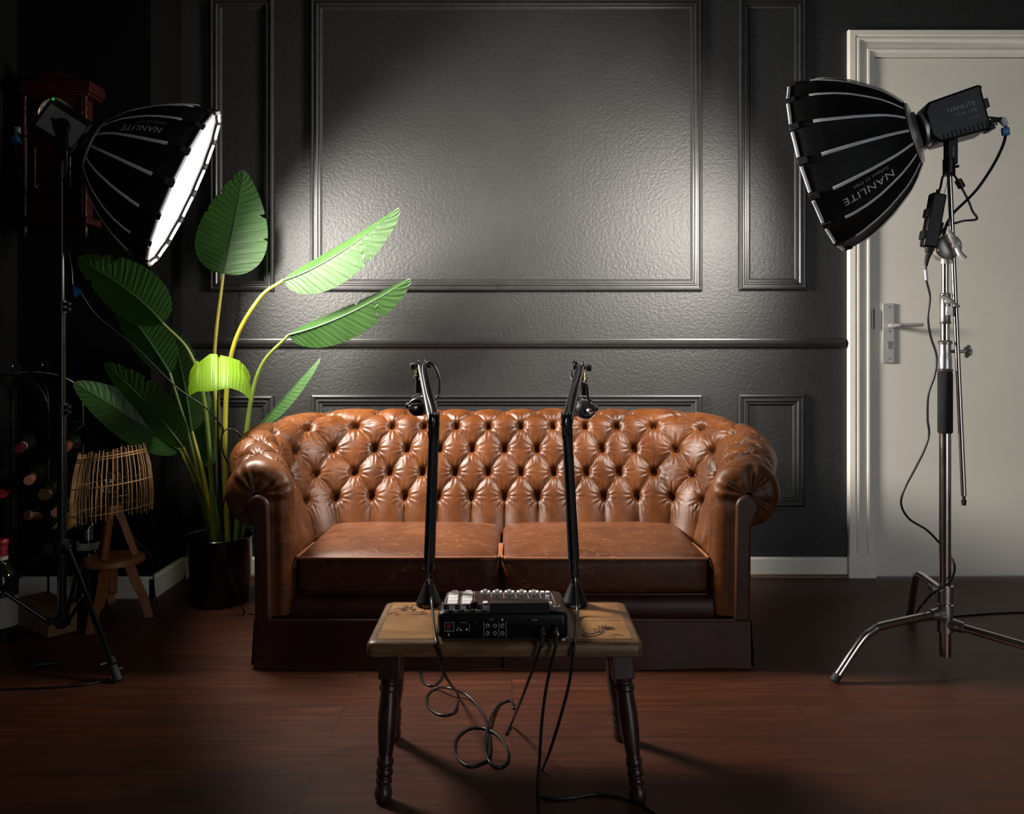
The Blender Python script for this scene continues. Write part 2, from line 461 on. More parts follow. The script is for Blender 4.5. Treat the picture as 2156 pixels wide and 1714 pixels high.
# base boards
bb = [(0, 0), (.016, 0), (.016, .080), (.010, .088), (0, .088)]
struct(MB().prism(bb, XB, 1.503, (0, 0, 0), (0, -1, 0), (0, 0, 1), (1, 0, 0)), 'baseboard_back', M['cream_paint'], sharp=30)
struct(MB().prism([(0, 0), (.013, 0), (.012, .008), (.006, .013), (0, .014)], XB + .016, 1.503, (0, -.016, 0), (0, -1, 0), (0, 0, 1), (1, 0, 0)), 'trim_8', M['table_edge'], sharp=30)
b = MB(); b.prism(bb, XL, XB + .022, (0, YB, 0), (0, -1, 0), (0, 0, 1), (1, 0, 0)); b.prism([(x * 1.4, z) for x, z in bb], YB - .016, -.014, (XB, 0, 0), (1, 0, 0), (0, 0, 1), (0, 1, 0))
struct(b, 'baseboard_back_left', M['cream_paint'], sharp=30)
struct(MB().prism(bb, YF, YB, (XL, 0, 0), (1, 0, 0), (0, 0, 1), (0, 1, 0)), 'baseboard_left', M['cream_paint'], sharp=30)
# door with its frame
ar = [(0, 0), (0, .020), (.004, .026), (.026, .028), (.030, .022), (.034, .022), (.038, .028), (.046, .028), (.050, .021), (.056, .018), (.082, .016), (.086, .022), (.094, .022), (.098, .014), (.117, .012), (.117, 0)]
DX0, DX1, DZ = wx(1783), 2.74, wz(66)
b = MB(); v = []; f = []
for ins, h in ar:
    v += [(DX0 + ins, -h, .10), (DX0 + ins, -h, DZ - ins), (DX1 - ins, -h, DZ - ins), (DX1 - ins, -h, .10)]
for i in range(len(ar) - 1):
    for k in range(3): f.append((i * 4 + k, i * 4 + k + 1, i * 4 + 5 + k, i * 4 + 4 + k))
b.add(v, f)
for xa in (DX0, DX1 - .117):
    b.box2((xa - .003, -.032, 0), (xa + .119, 0, .104))
b.box2((DX0 + .113, -.012, 0), (DX0 + .119, .08, DZ - .113)); b.box2((DX0 + .113, -.012, DZ - .119), (DX1 - .113, .08, DZ - .113))
struct(b, 'trim_9', M['cream_paint'], sharp=25)
sx0, sx1, sz = DX0 + .121, DX1 - .119, DZ - .122
b = MB(); b.box2((sx0, -.004, .006), (sx1, .036, sz))
door = struct(b, 'door_1', M['door_paint'], bevel=.002)
yd = -.004
def dpt(px, py, dd=0.0): return P(px, py, D + yd - dd)
pl0, pl1 = dpt(1857, 764), dpt(1881, 639)
b = MB(); b.box2((pl0.x, yd - .009, pl0.z), (pl1.x, yd, pl1.z)); plate = b.build('handle_plate', M['satin'], door, bevel=.0015)
b = MB(); hp = dpt(1872, 686)
b.cyl((hp.x, yd - .005, hp.z), (hp.x, yd - .05, hp.z), .010, seg=16)
b.tube(smooth_path([(hp.x, yd - .045, hp.z), (hp.x + .02, yd - .052, hp.z + .001), (hp.x + .05, yd - .05, hp.z + .001), (hp.x + .128, yd - .047, hp.z + .004)], 5), .0085, 14)
b.build('lever_handle', M['satin'], door)
b = MB()
for py in (646, 697, 755): q = dpt(1870, py); b.cyl((q.x, yd - .008, q.z), (q.x, yd - .0115, q.z), .0045, .0035, seg=12)
b.build('screw', M['steel'], plate)
b = MB(); q = dpt(1870, 722); b.cyl((q.x, yd - .008, q.z), (q.x, yd - .013, q.z), .0085, seg=18); b.box((q.x, yd - .0095, q.z - .016), (.010, .005, .020))
b.build('key_cylinder', M['steel'], plate)
b = MB(); q = dpt(1836, 672); b.cyl((q.x, yd - .012, q.z - .045), (q.x, yd - .012, q.z + .045), .006, seg=10); b.build('latch_gap', M['trim'], door)  # dark rod standing in for the shaded gap at the strike
# ================================================================ chesterfield sofa
SX = -.030            # sofa centre line
HW = .670             # half width between the inner arm faces
SYB = -.610           # foot of the inner back face
SYF = -1.035          # where the arm padding starts to turn under at the front
CR = .12              # plan radius of the inner corners
OM = .12              # offset at which widths are measured
U1 = HW - CR                       # end of the straight back
U2 = U1 + PI / 2 * (CR + OM)       # end of the corner
U3 = U2 + (SYB - CR - SYF)         # front end of the arm
DU, RV, S4 = .130, .096, .306      # button spacing along / across, first button row
ZA = .17
sofa = thing('chesterfield_sofa', 'worn brown leather two-seat sofa with deep button tufting and rolled arms against the dark wall', 'sofa', (SX, -.70, 0))

def path(u):
    s = np.sign(u); a = np.abs(u)
    x = np.where(a < U1, a, 0.0); y = np.full_like(a, SYB); nx = np.zeros_like(a); ny = np.ones_like(a)
    th = np.clip((a - U1) / (CR + OM), 0, PI / 2)
    c = (a >= U1)
    x = np.where(c, U1 + CR * np.sin(th), x); y = np.where(c, SYB - CR + CR * np.cos(th), y)
    nx = np.where(c, np.sin(th), nx); ny = np.where(c, np.cos(th), ny)
    e = a > U2
    y = np.where(e, SYB - CR - (a - U2), y); x = np.where(e, HW, x); nx = np.where(e, 1, nx); ny = np.where(e, 0, ny)
    return SX + s * x, y, s * nx, ny
def backness(u):
    t = np.clip((U3 - np.abs(u)) / (U3 - .62), 0, 1)
    return .55 * t + .45 * t * t * (3 - 2 * t)
def section(u, s, inset=0.0):
    """offset outwards, height and normal of the pad profile"""
    wv = backness(u)
    R0 = .107; Co = .116 + .21 * wv; Cz = .553 + .117 * wv
    dz = Cz - ZA; L = np.sqrt(Co ** 2 + dz ** 2); al = np.arcsin(R0 / L); ang = np.arctan2(dz, Co) + al
    ln = np.sqrt(L * L - R0 * R0); phi0 = ang + PI / 2
    R = R0
    on_line = s <= ln
    phi = phi0 - (s - ln) / R0
    o = np.where(on_line, s * np.cos(ang), Co + R * np.cos(phi)); z = np.where(on_line, ZA + s * np.sin(ang), Cz + R * np.sin(phi))
    no = np.where(on_line, np.cos(phi0), np.cos(phi)); nz = np.where(on_line, np.sin(phi0), np.sin(phi))
    return o, z, no, nz, ln + R0 * (phi0 + PI * .62)
def smooth01(x):
    x = np.clip(x, 0, 1); return x * x * (3 - 2 * x)
def hashf(a, b):
    return np.modf(np.abs(np.sin(a * 12.9898 + b * 78.233) * 43758.5453))[0]
def tuft(u, s):
    k = (s - S4) / RV; q = u / DU
    a = q - k / 2; b = q + k / 2
    ga = np.sqrt(np.sin(PI * a) ** 2 + .003); gb = np.sqrt(np.sin(PI * b) ** 2 + .003)
    dia = (ga * gb) ** .27
    gv = np.abs(np.sin(PI * q)) ** .55
    low = gv                                       # upright pleats under the last row
    kk = np.clip(k, -9, 9)
    h = np.where(kk < 0, low, dia)
    up = smooth01((kk - 4) / .85)
    h = np.where(kk > 4, gv * (1 - up) + .86 * up, h)
    h = h * .027
    # the nearest button
    kr = np.clip(np.round(k), 0, 4)
    best = np.full_like(u, 9.0); bu = np.zeros_like(u); bk = np.zeros_like(u)
    for dk in (-1, 0, 1):
        k2 = np.clip(kr + dk, 0, 4); odd = np.mod(k2, 2)
        c = np.round(q - odd / 2) + odd / 2
        r = np.hypot((q - c) * DU, (k - k2) * RV)
        m = r < best; best = np.where(m, r, best); bu = np.where(m, c, bu); bk = np.where(m, k2, bk)
    th = np.arctan2((k - bk) * RV, (q - bu) * DU); ph = hashf(bu, bk) * 6.28
    h = h - .030 * np.exp(-(best / .0145) ** 2)
    amp = np.exp(-((best - .030) / .020) ** 2)
    h = h + amp * .0022 * (.8 * np.sin(th * 13 + ph) + .6 * np.sin(th * 22 + 2.3 * ph)) + .0010 * np.sin(u * 420 + 2.5 * np.sin(s * 25) + 6 * np.sin(u * 23)) * np.exp(-((k - bk + .42) / .33) ** 2) * np.exp(-((q - bu) / .30) ** 2)
    # sagging, uneven stuffing
    h = h + .0035 * np.sin(u * 9.1 + 1.3 * np.sin(s * 14)) * np.sin(s * 11 + u * 3)
    end = smooth01((np.abs(u) - (U3 - .075)) / .065)
    top = smooth01((k - 5.4) / 1.2)
    h = h * (1 - end) + end * .034
    h = h * (1 - top) + top * (.024 + .0012 * np.sin(u * 60 + 3 * np.sin(u * 17)))
    bot = smooth01((.10 - s) / .08)
    h = h * (1 - bot) + bot * .030
    return h - .030
def shell_point(u, s, inset=0.0, fwd=0.0, extra=None):
    x, y, nx, ny = path(u); o, z, no, nz, S = section(u, s)
    h = tuft(u, s) if extra is None else extra
    off = o + no * (h - inset)
    return np.stack([x + nx * off, y + ny * off - fwd, z + nz * (h - inset)], -1), (nx * no, ny * no, nz)

NU, NV = 760, 240
rc = .045
uu = np.linspace(-U3, U3, NU + 1); vv = np.linspace(0, 1, NV + 1)
rows = []
def ring(u, inset, fwd, wr=0.0):
    U = np.full(NV + 1, u); _, _, _, _, S = section(U, np.zeros_like(U)); s = vv * S
    p, _n = shell_point(U, s, inset, fwd)
    if wr:
        p[:, 1] += wr * np.sin(s * 95 + 2 * np.sin(s * 31)) * smooth01((s - .25) / .1)
    return p
caps = []
for t in range(1, 10):
    a = t / 9 * PI / 2; caps.append((rc * (1 - math.cos(a)), rc * math.sin(a), .0030 * math.sin(a)))
for k, ins in enumerate((.052, .060, .068, .078, .090, .100)): caps.append((ins, rc + .002 * min(k, 2), .0036 * (1 - k / 6)))
for ins, fwd, wr in reversed(caps): rows.append(ring(-U3, ins, fwd, wr))
for u in uu: rows.append(ring(u, 0, 0))
for ins, fwd, wr in caps: rows.append(ring(U3, ins, fwd, wr))
A = np.array(rows); NR = A.shape[0]
verts = A.reshape(-1, 3) - np.array([SX, -.70, 0])
idx = np.arange(NR * (NV + 1)).reshape(NR, NV + 1)
faces = np.stack([idx[:-1, :-1], idx[1:, :-1], idx[1:, 1:], idx[:-1, 1:]], -1).reshape(-1, 4)
def np_mesh(name, verts, faces, mat, parent, smooth=True):
    me = bpy.data.meshes.new(name)
    me.vertices.add(len(verts)); me.vertices.foreach_set('co', np.ascontiguousarray(verts, dtype=np.float32).ravel())
    me.loops.add(faces.size); me.loops.foreach_set('vertex_index', np.ascontiguousarray(faces, dtype=np.int32).ravel())
    me.polygons.add(len(faces)); me.polygons.foreach_set('loop_start', np.arange(0, faces.size, 4, dtype=np.int32))
    me.update(calc_edges=True); me.validate()
    if smooth: me.shade_smooth()
    return link_mesh(name, me, parent, mat)
# the upholstered back and the two arms are one continuous tufted pad, parted at the inner corners
ucut = U1 + .10
i0 = len(caps) + int(np.argmin(np.abs(uu + ucut))); i1 = len(caps) + int(np.argmin(np.abs(uu - ucut)))
def part_rows(name, r0, r1, mat):
    id2 = np.arange((r1 - r0) * (NV + 1)).reshape(r1 - r0, NV + 1)
    f = np.stack([id2[:-1, :-1], id2[:-1, 1:], id2[1:, 1:], id2[1:, :-1]], -1).reshape(-1, 4)
    return np_mesh(name, (A[r0:r1].reshape(-1, 3) - np.array([SX, -.70, 0])), f, mat, sofa)
part_rows('backrest', i0, i1 + 1, M['leather'])
part_rows('arm', 0, i0 + 1, M['leather_arm'])
part_rows('arm', i1, NR, M['leather_arm'])
# buttons
bme = None
for k in range(5):
    odd = k % 2
    for c in range(-9, 10):
        q = c + odd / 2
        if abs(q * DU) > U3 - .065: continue
        u0 = np.array([q * DU]); s0 = np.array([S4 + k * RV])
        p, n = shell_point(u0, s0)
        n = Vector((float(n[0][0]), float(n[1][0]), float(n[2][0])))
        if bme is None:
            mbk = MB().lathe([(.0001, .0045), (.004, .004), (.0075, .002), (.009, -.002), (.008, -.004)], seg=12)
            ob = mbk.build('button', M['leather']); ob.parent = sofa; bme = ob.data
        else:
            ob = bpy.data.objects.new('button', bme); COL.objects.link(ob); ob.parent = sofa
        ob.location = Vector(p[0]) + n * .008 - Vector((SX, -.70, 0)); ob.rotation_mode = 'QUATERNION'
        ob.rotation_quaternion = n.to_track_quat('Z', 'Y')
# scroll shaped facings of the arms
for sg in (-1, 1):
    cz = .518
    pts = [(.066, .155), (.070, .47)]
    for t in range(0, 15):
        a = math.radians(190 - t * (190 + 40) / 14); pts.append((.108 + .037 * math.cos(a), cz + .039 * math.sin(a)))
    pts += [(.120, .45), (.117, .155)]
    b = MB().prism([(sg * x, z) for x, z in pts], -1.096, -1.05, (SX + sg * HW, 0, 0), (1, 0, 0), (0, 0, 1), (0, 1, 0))
    b.build('arm_facing', M['leather_shaded'], sofa, bevel=.010, bseg=3)
# plain outer panels under the roll
b = MB(); us = np.linspace(-U3, U3, 90); pr = []
for u in us:
    U = np.array([u]); x, y, nx, ny = path(U); wv = float(backness(U)[0]); Co, Cz = .116 + .21 * wv, .553 + .117 * wv
    for o, z in ((Co + .01, Cz), (.117 + .19 * wv, Cz - .08), (.117 + .17 * wv, .155), (.08, .155)):
        pr.append((float(x[0] + nx[0] * o), float(y[0] + ny[0] * o), z))
b.add(pr, [(i * 4 + k, i * 4 + 4 + k, i * 4 + 5 + k, i * 4 + 1 + k) for i in range(89) for k in range(3)])
for sg in (-1, 1):   # body behind the front facing
    b.box2((SX + sg * (HW + .068), -1.07, .155), (SX + sg * (HW + .115), -1.0, .50))
b.build('outer_panel', M['leather_shaded'], sofa)

def cushion(x0, x1, y0, y1, z0, z1, r=.03, crown=.03, n=26):
    c = Vector(((x0 + x1) / 2, (y0 + y1) / 2, (z0 + z1) / 2)); h = Vector((x1 - x0, y1 - y0, z1 - z0)) / 2
    b = MB()
    for ax in range(3):
        for sg in (-1, 1):
            a1, a2 = (ax + 1) % 3, (ax + 2) % 3
            def fn(i, j):
                q = [0, 0, 0]; q[ax] = sg; q[a1] = i * 2 - 1; q[a2] = j * 2 - 1
                p = Vector((q[0] * h.x, q[1] * h.y, q[2] * h.z))
                inn = Vector((max(-h.x + r, min(h.x - r, p.x)), max(-h.y + r, min(h.y - r, p.y)), max(-h.z + r, min(h.z - r, p.z))))
                d = p - inn
                p = inn + d.normalized() * r if d.length > 1e-9 else p
                fx, fy = p.x / h.x, p.y / h.y
                e = max(0, (1 - fx ** 4)) * max(0, (1 - abs(fy) ** 3.0))
                p.z += crown * e * (1 if p.z > 0 else -.1) * abs(p.z) / h.z
                p.z += .0022 * math.sin(fx * 5 + fy * 3) * math.sin(fy * 6 + 2 * fx) * e
                bul = (1 - fx ** 4) * (1 - (p.z / (h.z + crown)) ** 2)
                if fy < -.9: p.y -= .010 * bul
                return c + p
            b.grid(fn, n, n)
    return b
def seat(x0, x1, sgn):
    y0, y1, z0, z1 = -1.052, -.53, .226, .352
    o = cushion(x0, x1, y0, y1, z0, z1).build('seat_cushion', M['leather_seat'], sofa, sharp=None, merge=True)
    o.data.shade_smooth()
    for zz, r in ((z1 - .006, .0050), (z0 + .006, .0045)):
        pts = []
        loop = [(x0 + .012, y0 + .14), (x0 + .003, y0 + .07), (x0, y0 + .03), (x0 + .012, y0 + .005), (x0 + .05, y0 - .001), ((x0 + x1) / 2, y0 - .003), (x1 - .05, y0 - .001), (x1 - .012, y0 + .005), (x1, y0 + .03), (x1 - .003, y0 + .07), (x1 - .012, y0 + .14)] if zz < .3 else [(x0 + (.012 if sgn < 0 else 0), y0 + .20), (x0, y0 + .03), (x0 + .012, y0 + .005), (x0 + .05, y0 - .001), ((x0 + x1) / 2, y0 - .003), (x1 - .05, y0 - .001), (x1 - .012, y0 + .005), (x1, y0 + .03), (x1 - (.012 if sgn > 0 else 0), y0 + .20)]
        for i, (x, y) in enumerate(loop): pts.append((x, y, zz + .002 * math.sin(x * 23 + y * 9)))
        MB().tube(smooth_path(pts, 8), r, 8).build('piping', M['piping'] if zz > .3 else M['leather_shaded'], o)
    return o
seat(-.697, -.0415, -1); seat(-.0345, .636, 1)
# front rail, skirt
b = MB()
prf = [(-.99, .226), (-1.045, .226), (-1.060, .214), (-1.068, .19), (-1.066, .168), (-1.062, .150), (-.98, .146)]
b.prism([(y, z) for y, z in prf], SX - HW - .005, SX + HW + .005, (0, 0, 0), (0, 1, 0), (0, 0, 1), (1, 0, 0)); b.build('front_rail', M['leather_shaded'], sofa, sharp=60)
MB().box2((SX - HW - .08, -1.0, .13), (SX + HW + .08, -.40, .226)).build('frame', M['leather_shaded'], sofa)
xo = HW + .119
def skirt_panel(pa, pb, n=40, ph=0.0):
    pa, pb = Vector(pa), Vector(pb); d = pb - pa; nrm = Vector((d.y, -d.x, 0)).normalized(); b = MB()
    def fn(i, j):
        e = min(i, 1 - i) * 2; fl = (1 - j)
        off = .004 + .010 * fl + .006 * fl * math.sin(i * 9 + ph) * (.4 + .6 * e)
        return pa + d * i + nrm * off + Vector((0, 0, .156 - .151 * (1 - j) + .003 * fl * math.sin(i * 7 + ph)))
    b.grid(fn, n, 10)
    def fi(i, j):
        return fn(i, j) - nrm * .006
    b.grid(fi, n, 10)
    return b
yf = -1.080
for a, c, ph in (((SX - xo, yf, 0), (SX - .004, yf, 0), .5), ((SX + .004, yf, 0), (SX + xo, yf, 0), 2.2)):
    skirt_panel(a, c, ph=ph).build('skirt', M['leather_shaded'], sofa)
skirt_panel((SX - xo, -.20, 0), (SX - xo, yf, 0), ph=1).build('skirt', M['leather_shaded'], sofa)
skirt_panel((SX + xo, yf, 0), (SX + xo, -.20, 0), ph=3).build('skirt', M['leather_shaded'], sofa)
b = MB()   # inverted pleat pieces behind the slits, and the piping that heads the skirt
for x in (SX - xo + .02, SX, SX + xo - .02): MB().box2((x - (.05 if x == SX else .018), yf + .012, .006), (x + (.05 if x == SX else .018), yf + .018, .15)).build('kick_pleat', M['leather_shaded'], sofa)
MB().tube([(SX - xo - .002, -.25, .156), (SX - xo - .002, yf + .01, .156), (SX - xo + .004, yf - .003, .156), (SX, yf - .005, .156), (SX + xo - .004, yf - .003, .156), (SX + xo + .002, yf + .01, .156), (SX + xo + .002, -.25, .156)], .0045, 8).build('piping', M['leather_shaded'], sofa)
# ================================================================ softboxes, lamp heads, stands
SB_PROF = [(0.0, .300), (.05, .2965), (.11, .281), (.17, .257), (.22, .232), (.27, .200), (.31, .172), (.345, .138), (.375, .103)]
def sb_radius(t):
    for (t0, r0), (t1, r1) in zip(SB_PROF, SB_PROF[1:]):
        if t <= t1: return r0 + (r1 - r0) * (t - t0) / (t1 - t0)
    return SB_PROF[-1][1]
NRIB = 16
DS = .82              # how deep the boxes are along their axis
ZR = .375 * DS
def softbox(label, C, n, scale, txt):
    C = Vector(C); n = Vector(n).normalized()
    up = Vector((0, 0, 1)); e1 = (up - n * up.dot(n)).normalized(); e2 = n.cross(e1).normalized()
    if e2.y > 0: e2 = -e2                       # e2 looks towards the room
    root = thing('softbox', label, 'softbox', C, 'round softboxes on stands')
    step = 2 * PI / NRIB; ph0 = step * .35
    def pt(t, phi, out=0.0, facet=True):
        r = sb_radius(t)
        if facet:
            a = (phi - ph0) % step - step / 2; r *= math.cos(step / 2) / math.cos(a)
            r *= 1 - .012 * (1 - (2 * a / step) ** 2)
        r += out
        return C + (-n * (t * DS) + (e1 * math.cos(phi) + e2 * math.sin(phi)) * r) * scale
    ts = np.linspace(0, .375, 25)
    b = MB(); sub = 6
    def fn(i, j): return pt(.375 * i, ph0 + 2 * PI * j)
    b.grid(fn, 24, NRIB * sub)
    b.build('fabric_shell', M['softbox_cloth'], root, sharp=12, merge=True)
    # silver lining set 4 mm inside the black cloth
    b = MB()
    def fi(i, j): return pt(.02 + .353 * i, ph0 + 2 * PI * j, -.004)
    b.grid(fi, 14, NRIB * 2); b.build('lining', M['silver_cloth'], root, sharp=None, merge=True)
    # diffuser cloth a little inside the rim
    b = MB()
    ring = [pt(.026, ph0 + 2 * PI * k / 64, -.006) for k in range(64)]
    mid = [C + (p - C) * .6 - n * (.004 * scale) for p in ring]
    cen = C - n * (.036 * scale)
    b.add(ring + mid + [cen], [(k, (k + 1) % 64, 64 + (k + 1) % 64, 64 + k) for k in range(64)] + [(64 + k, 64 + (k + 1) % 64, 128) for k in range(64)])
    b.build('diffuser', M['diffuser'], root, sharp=None)
    # rim: pale binding between black rod pockets
    for k in range(NRIB):
        a0 = ph0 + k * step; b = MB()
        q = [pt(.004, a0 + step * (.13 + .74 * i / 5), .0015) for i in range(6)]
        b.tube(q, .0055 * scale, 6); b.build('rim_binding', M['tape_grey'], root)
        pk = MB(); p = pt(.016, a0, .000); rad = (e1 * math.cos(a0) + e2 * math.sin(a0)); tg = n.cross(rad)
        R = Matrix((rad, tg, n)).transposed()
        pk.box(p, (.008 * scale, .024 * scale, .034 * scale), R); pk.build('rod_pocket', M['black_matte'], root, bevel=.003)
    # grey tapes over the rods
    for k in range(NRIB):
        a0 = ph0 + k * step
        wob = .010 * math.sin(k * 2.4)
        q = [pt(t, a0 + wob * math.sin((t - .085) * 14) * (1 if k % 3 else 2.2), .0018, False) for t in np.linspace(.085, .372, 22)]
        wd = [(.0062 - .0022 * i / 21) * scale for i in range(22)]
        b = MB(); rad = [(p - C) - n * (p - C).dot(n) for p in q]; v = []; f = []
        for i, p in enumerate(q):
            rv = rad[i].normalized(); tg = n.cross(rv); v += [p - tg * wd[i], p - tg * wd[i] * .3 + rv * .003, p + tg * wd[i] * .3 + rv * .003, p + tg * wd[i]]
        f = [(i * 4 + j, i * 4 + 4 + j, i * 4 + 5 + j, i * 4 + 1 + j) for i in range(21) for j in range(3)]
        b.add(v, f); b.build('rib_tape', M['tape_grey'], root)
    # speed ring
    b = MB(); b.lathe([(.095 * scale, -(ZR - .010) * scale), (.101 * scale, -(ZR - .002) * scale), (.100 * scale, -(ZR + .006) * scale), (.070 * scale, -(ZR + .009) * scale), (.066 * scale, -(ZR + .004) * scale)], C, n, 32)
    b.build('speed_ring', M['silver_cloth'], root)
    b = MB(); b.lathe([(.066 * scale, -(ZR + .006) * scale), (.066 * scale, -(ZR + .018) * scale), (.058 * scale, -(ZR + .020) * scale)], C, n, 28); b.build('bayonet_collar', M['brushed'], root)
    # printed name on one panel
    for body, t0, phi0, sgn, wdt, hgt, mt in txt:
        def warp(a, bb):
            t = t0 + sgn * a; r = sb_radius(t); return pt(t, phi0 + bb / (r * scale), .0030)
        MB().text(body, None, None, None, height=hgt, width=wdt, warp=warp, space=1.08).build('lettering', mt, root, sharp=None)
    # the lamp's own light, shining out through the diffuser
    ld = bpy.data.lights.new('softbox_light', 'AREA'); ld.shape = 'DISK'; ld.size = .56 * scale; ld.energy = LAMP_W[0 if C.x < 0 else 1]; ld.color = (1, .93, .85); ld.spread = math.radians(SPREAD[0 if C.x < 0 else 1])
    lo = bpy.data.objects.new('softbox_light', ld); COL.objects.link(lo); lo.parent = root
    lo.location = n * (-.016 * scale); lo.rotation_mode = 'QUATERNION'; lo.rotation_quaternion = (-n).to_track_quat('Z', 'Y')
    return root, e1, e2

def axes(n):
    n = Vector(n).normalized(); up = Vector((0, 0, 1)); e1 = (up - n * up.dot(n)).normalized(); e2 = n.cross(e1).normalized()
    if e2.y > 0: e2 = -e2
    return n, e1, e2
def aim(C, d2, tilt):
    """axis that leans by d2 across the line of sight and by tilt degrees towards the room"""
    v = (Vector(C) - cam.location).normalized(); r = v.cross(Vector((0, 0, 1))).normalized(); u = r.cross(v); t = math.radians(tilt)
    return ((r * d2[0] + u * d2[1]).normalized() * math.cos(t) - v * math.sin(t)).normalized()
# left softbox: mouth to the right, down and a little towards the room
LC = P(390, 399, 2.95); LN = aim(LC, (.922, -.387), 7.5); LS = 1.0
softbox('round black softbox on the left with its glowing white front facing the sofa', LC, LN, LS,
        [('NANLITE', .135, math.radians(63), 1, .150, .026, M['print_grey']), ('Softbox 60 FMM', .130, math.radians(57.5), 1, .110, .013, M['grey_print'])])
# right softbox: mouth to the left, down and turned a little to the wall
RC = P(1724, 352, 2.87); RN = aim(RC, (-.958, -.287), -10); RS = 1.0
softbox('round black softbox on the right seen from behind its ribs, in front of the door', RC, RN, RS,
        [('NANLITE', .285, math.radians(131), -1, .185, .024, M['print_grey']), ('Softbox 60 FMM', .275, math.radians(124.8), -1, .125, .013, M['grey_print'])])

# ---- left lamp head
hb = LC - LN * (ZR + .024)
LLN = (hb - P(104, 251, hb.y + D - .03)).normalized()
n, e1, e2 = axes(LLN)
head = thing('studio_lamp', 'dark studio lamp head with taupe side panel behind the left softbox', 'studio lamp', hb, 'lamp heads of the softboxes')
R = Matrix((n, e1, -e2)).transposed()
b = MB(); b.box(hb - n * .090, (.16, .135, .115), R); b.build('housing', M['black_plastic'], head, bevel=.012, bseg=3)
b = MB(); b.box(hb - n * .090 + e2 * .059, (.132, .088, .004), R); b.build('side_panel', M['beige_panel'], head, bevel=.0015)
b = MB(); b.lathe([(.060, -.02), (.064, -.006), (.058, .003), (.052, .004)], hb, n, 24); b.build('front_flange', M['black_plastic'], head)
b = MB(); b.box(hb - n * .178 - e1 * .03, (.02, .035, .06), R); b.build('rear_socket', M['gold'], head, bevel=.003)
b = MB(); b.ball(hb - n * .158 + e1 * .060 + e2 * .060, .005); b.build('led', M['led'], head)
# yoke arm and its lever
yk = hb - n * .085 + e2 * .068
b = MB(); b.box(yk + Vector((0, 0, -.075)), (.040, .014, .17)); b.cyl(yk - e2 * .006, yk + e2 * .010, .026, seg=24); b.build('yoke_arm', M['black_plastic'], head, bevel=.004)
b = MB(); b.tube([yk + e2 * .012 + Vector((-.03, 0, .022)), yk + e2 * .018, yk + e2 * .016 + Vector((.012, 0, -.012))], [.004, .007, .004], 8); b.build('tilt_lever', M['black_plastic'], head)
b = MB(); b.tube(smooth_path([yk + Vector((.02, -.004, -.085)), yk + Vector((.022, -.006, -.125)), yk + Vector((.034, -.008, -.15))], 4), [.004] * 8 + [.005], 8); b.build('locking_handle', M['brushed'], head)

# ---- left stand
LSX, LSY = yk.x, yk.y; LSD = LSY + D
zt = yk.z - .165
st = thing('light_stand', 'black tripod light stand under the left softbox', 'light stand', (LSX, LSY, 0), 'stands of the studio lamps')
z1, z2 = P(0, 646, LSD).z, P(0, 862, LSD).z
b = MB(); b.cyl((LSX, LSY, z1), (LSX, LSY, zt + .03), .0085, seg=14); b.build('upper_tube', M['black_gloss'], st)
b = MB(); b.cyl((LSX, LSY, z2), (LSX, LSY, z1 + .02), .0115, seg=14); b.build('middle_tube', M['black_gloss'], st)
b = MB(); b.cyl((LSX, LSY, .09), (LSX, LSY, z2 + .02), .0145, seg=16); b.build('lower_tube', M['black_gloss'], st)
for zz, r in ((z1, .017), (z2, .020)):
    b = MB(); b.cyl((LSX, LSY, zz - .022), (LSX, LSY, zz + .022), r, seg=18); b.box((LSX + .018, LSY - .008, zz + .009), (.03, .012, .012)); b.box((LSX + .018, LSY - .008, zz - .009), (.03, .012, .012)); c = b.build('collar', M['black_plastic'], st, bevel=.002)
    b = MB()
    for dz in (-.009, .009): b.cyl((LSX + .026, LSY - .013, zz + dz), (LSX + .026, LSY - .017, zz + dz), .0045, seg=10)
    b.build('screw', M['steel'], c)
b = MB(); b.cyl((LSX, LSY, zt - .015), (LSX, LSY, zt + .045), .018, seg=18); b.build('spigot_socket', M['black_plastic'], st, bevel=.002)
b = MB(); b.tube([(LSX - .045, LSY - .02, zt - .03 + .03), (LSX - .012, LSY - .018, zt + .01)], [.005, .004], 8); b.ball((LSX - .047, LSY - .021, zt), .008); b.build('clamp_knob', M['black_plastic'], st)
zh = .355
b = MB(); b.cyl((LSX, LSY, zh - .03), (LSX, LSY, zh + .03), .026, seg=20)
for az in (-38, -158, 100):
    a = math.radians(az); d = Vector((math.cos(a), math.sin(a), 0)); b.box(Vector((LSX, LSY, zh)) + d * .035, (.034, .022, .034), Matrix.Rotation(a, 3, 'Z'))
b.build('leg_hub', M['black_plastic'], st, bevel=.002)
zb = .115
b = MB(); b.cyl((LSX, LSY, zb - .018), (LSX, LSY, zb + .018), .022, seg=18)
for az in (-38, -158, 100):
    a = math.radians(az); d = Vector((math.cos(a), math.sin(a), 0)); b.box(Vector((LSX, LSY, zb)) + d * .03, (.032, .018, .02), Matrix.Rotation(a, 3, 'Z'))
b.build('brace_hub', M['black_plastic'], st, bevel=.002)
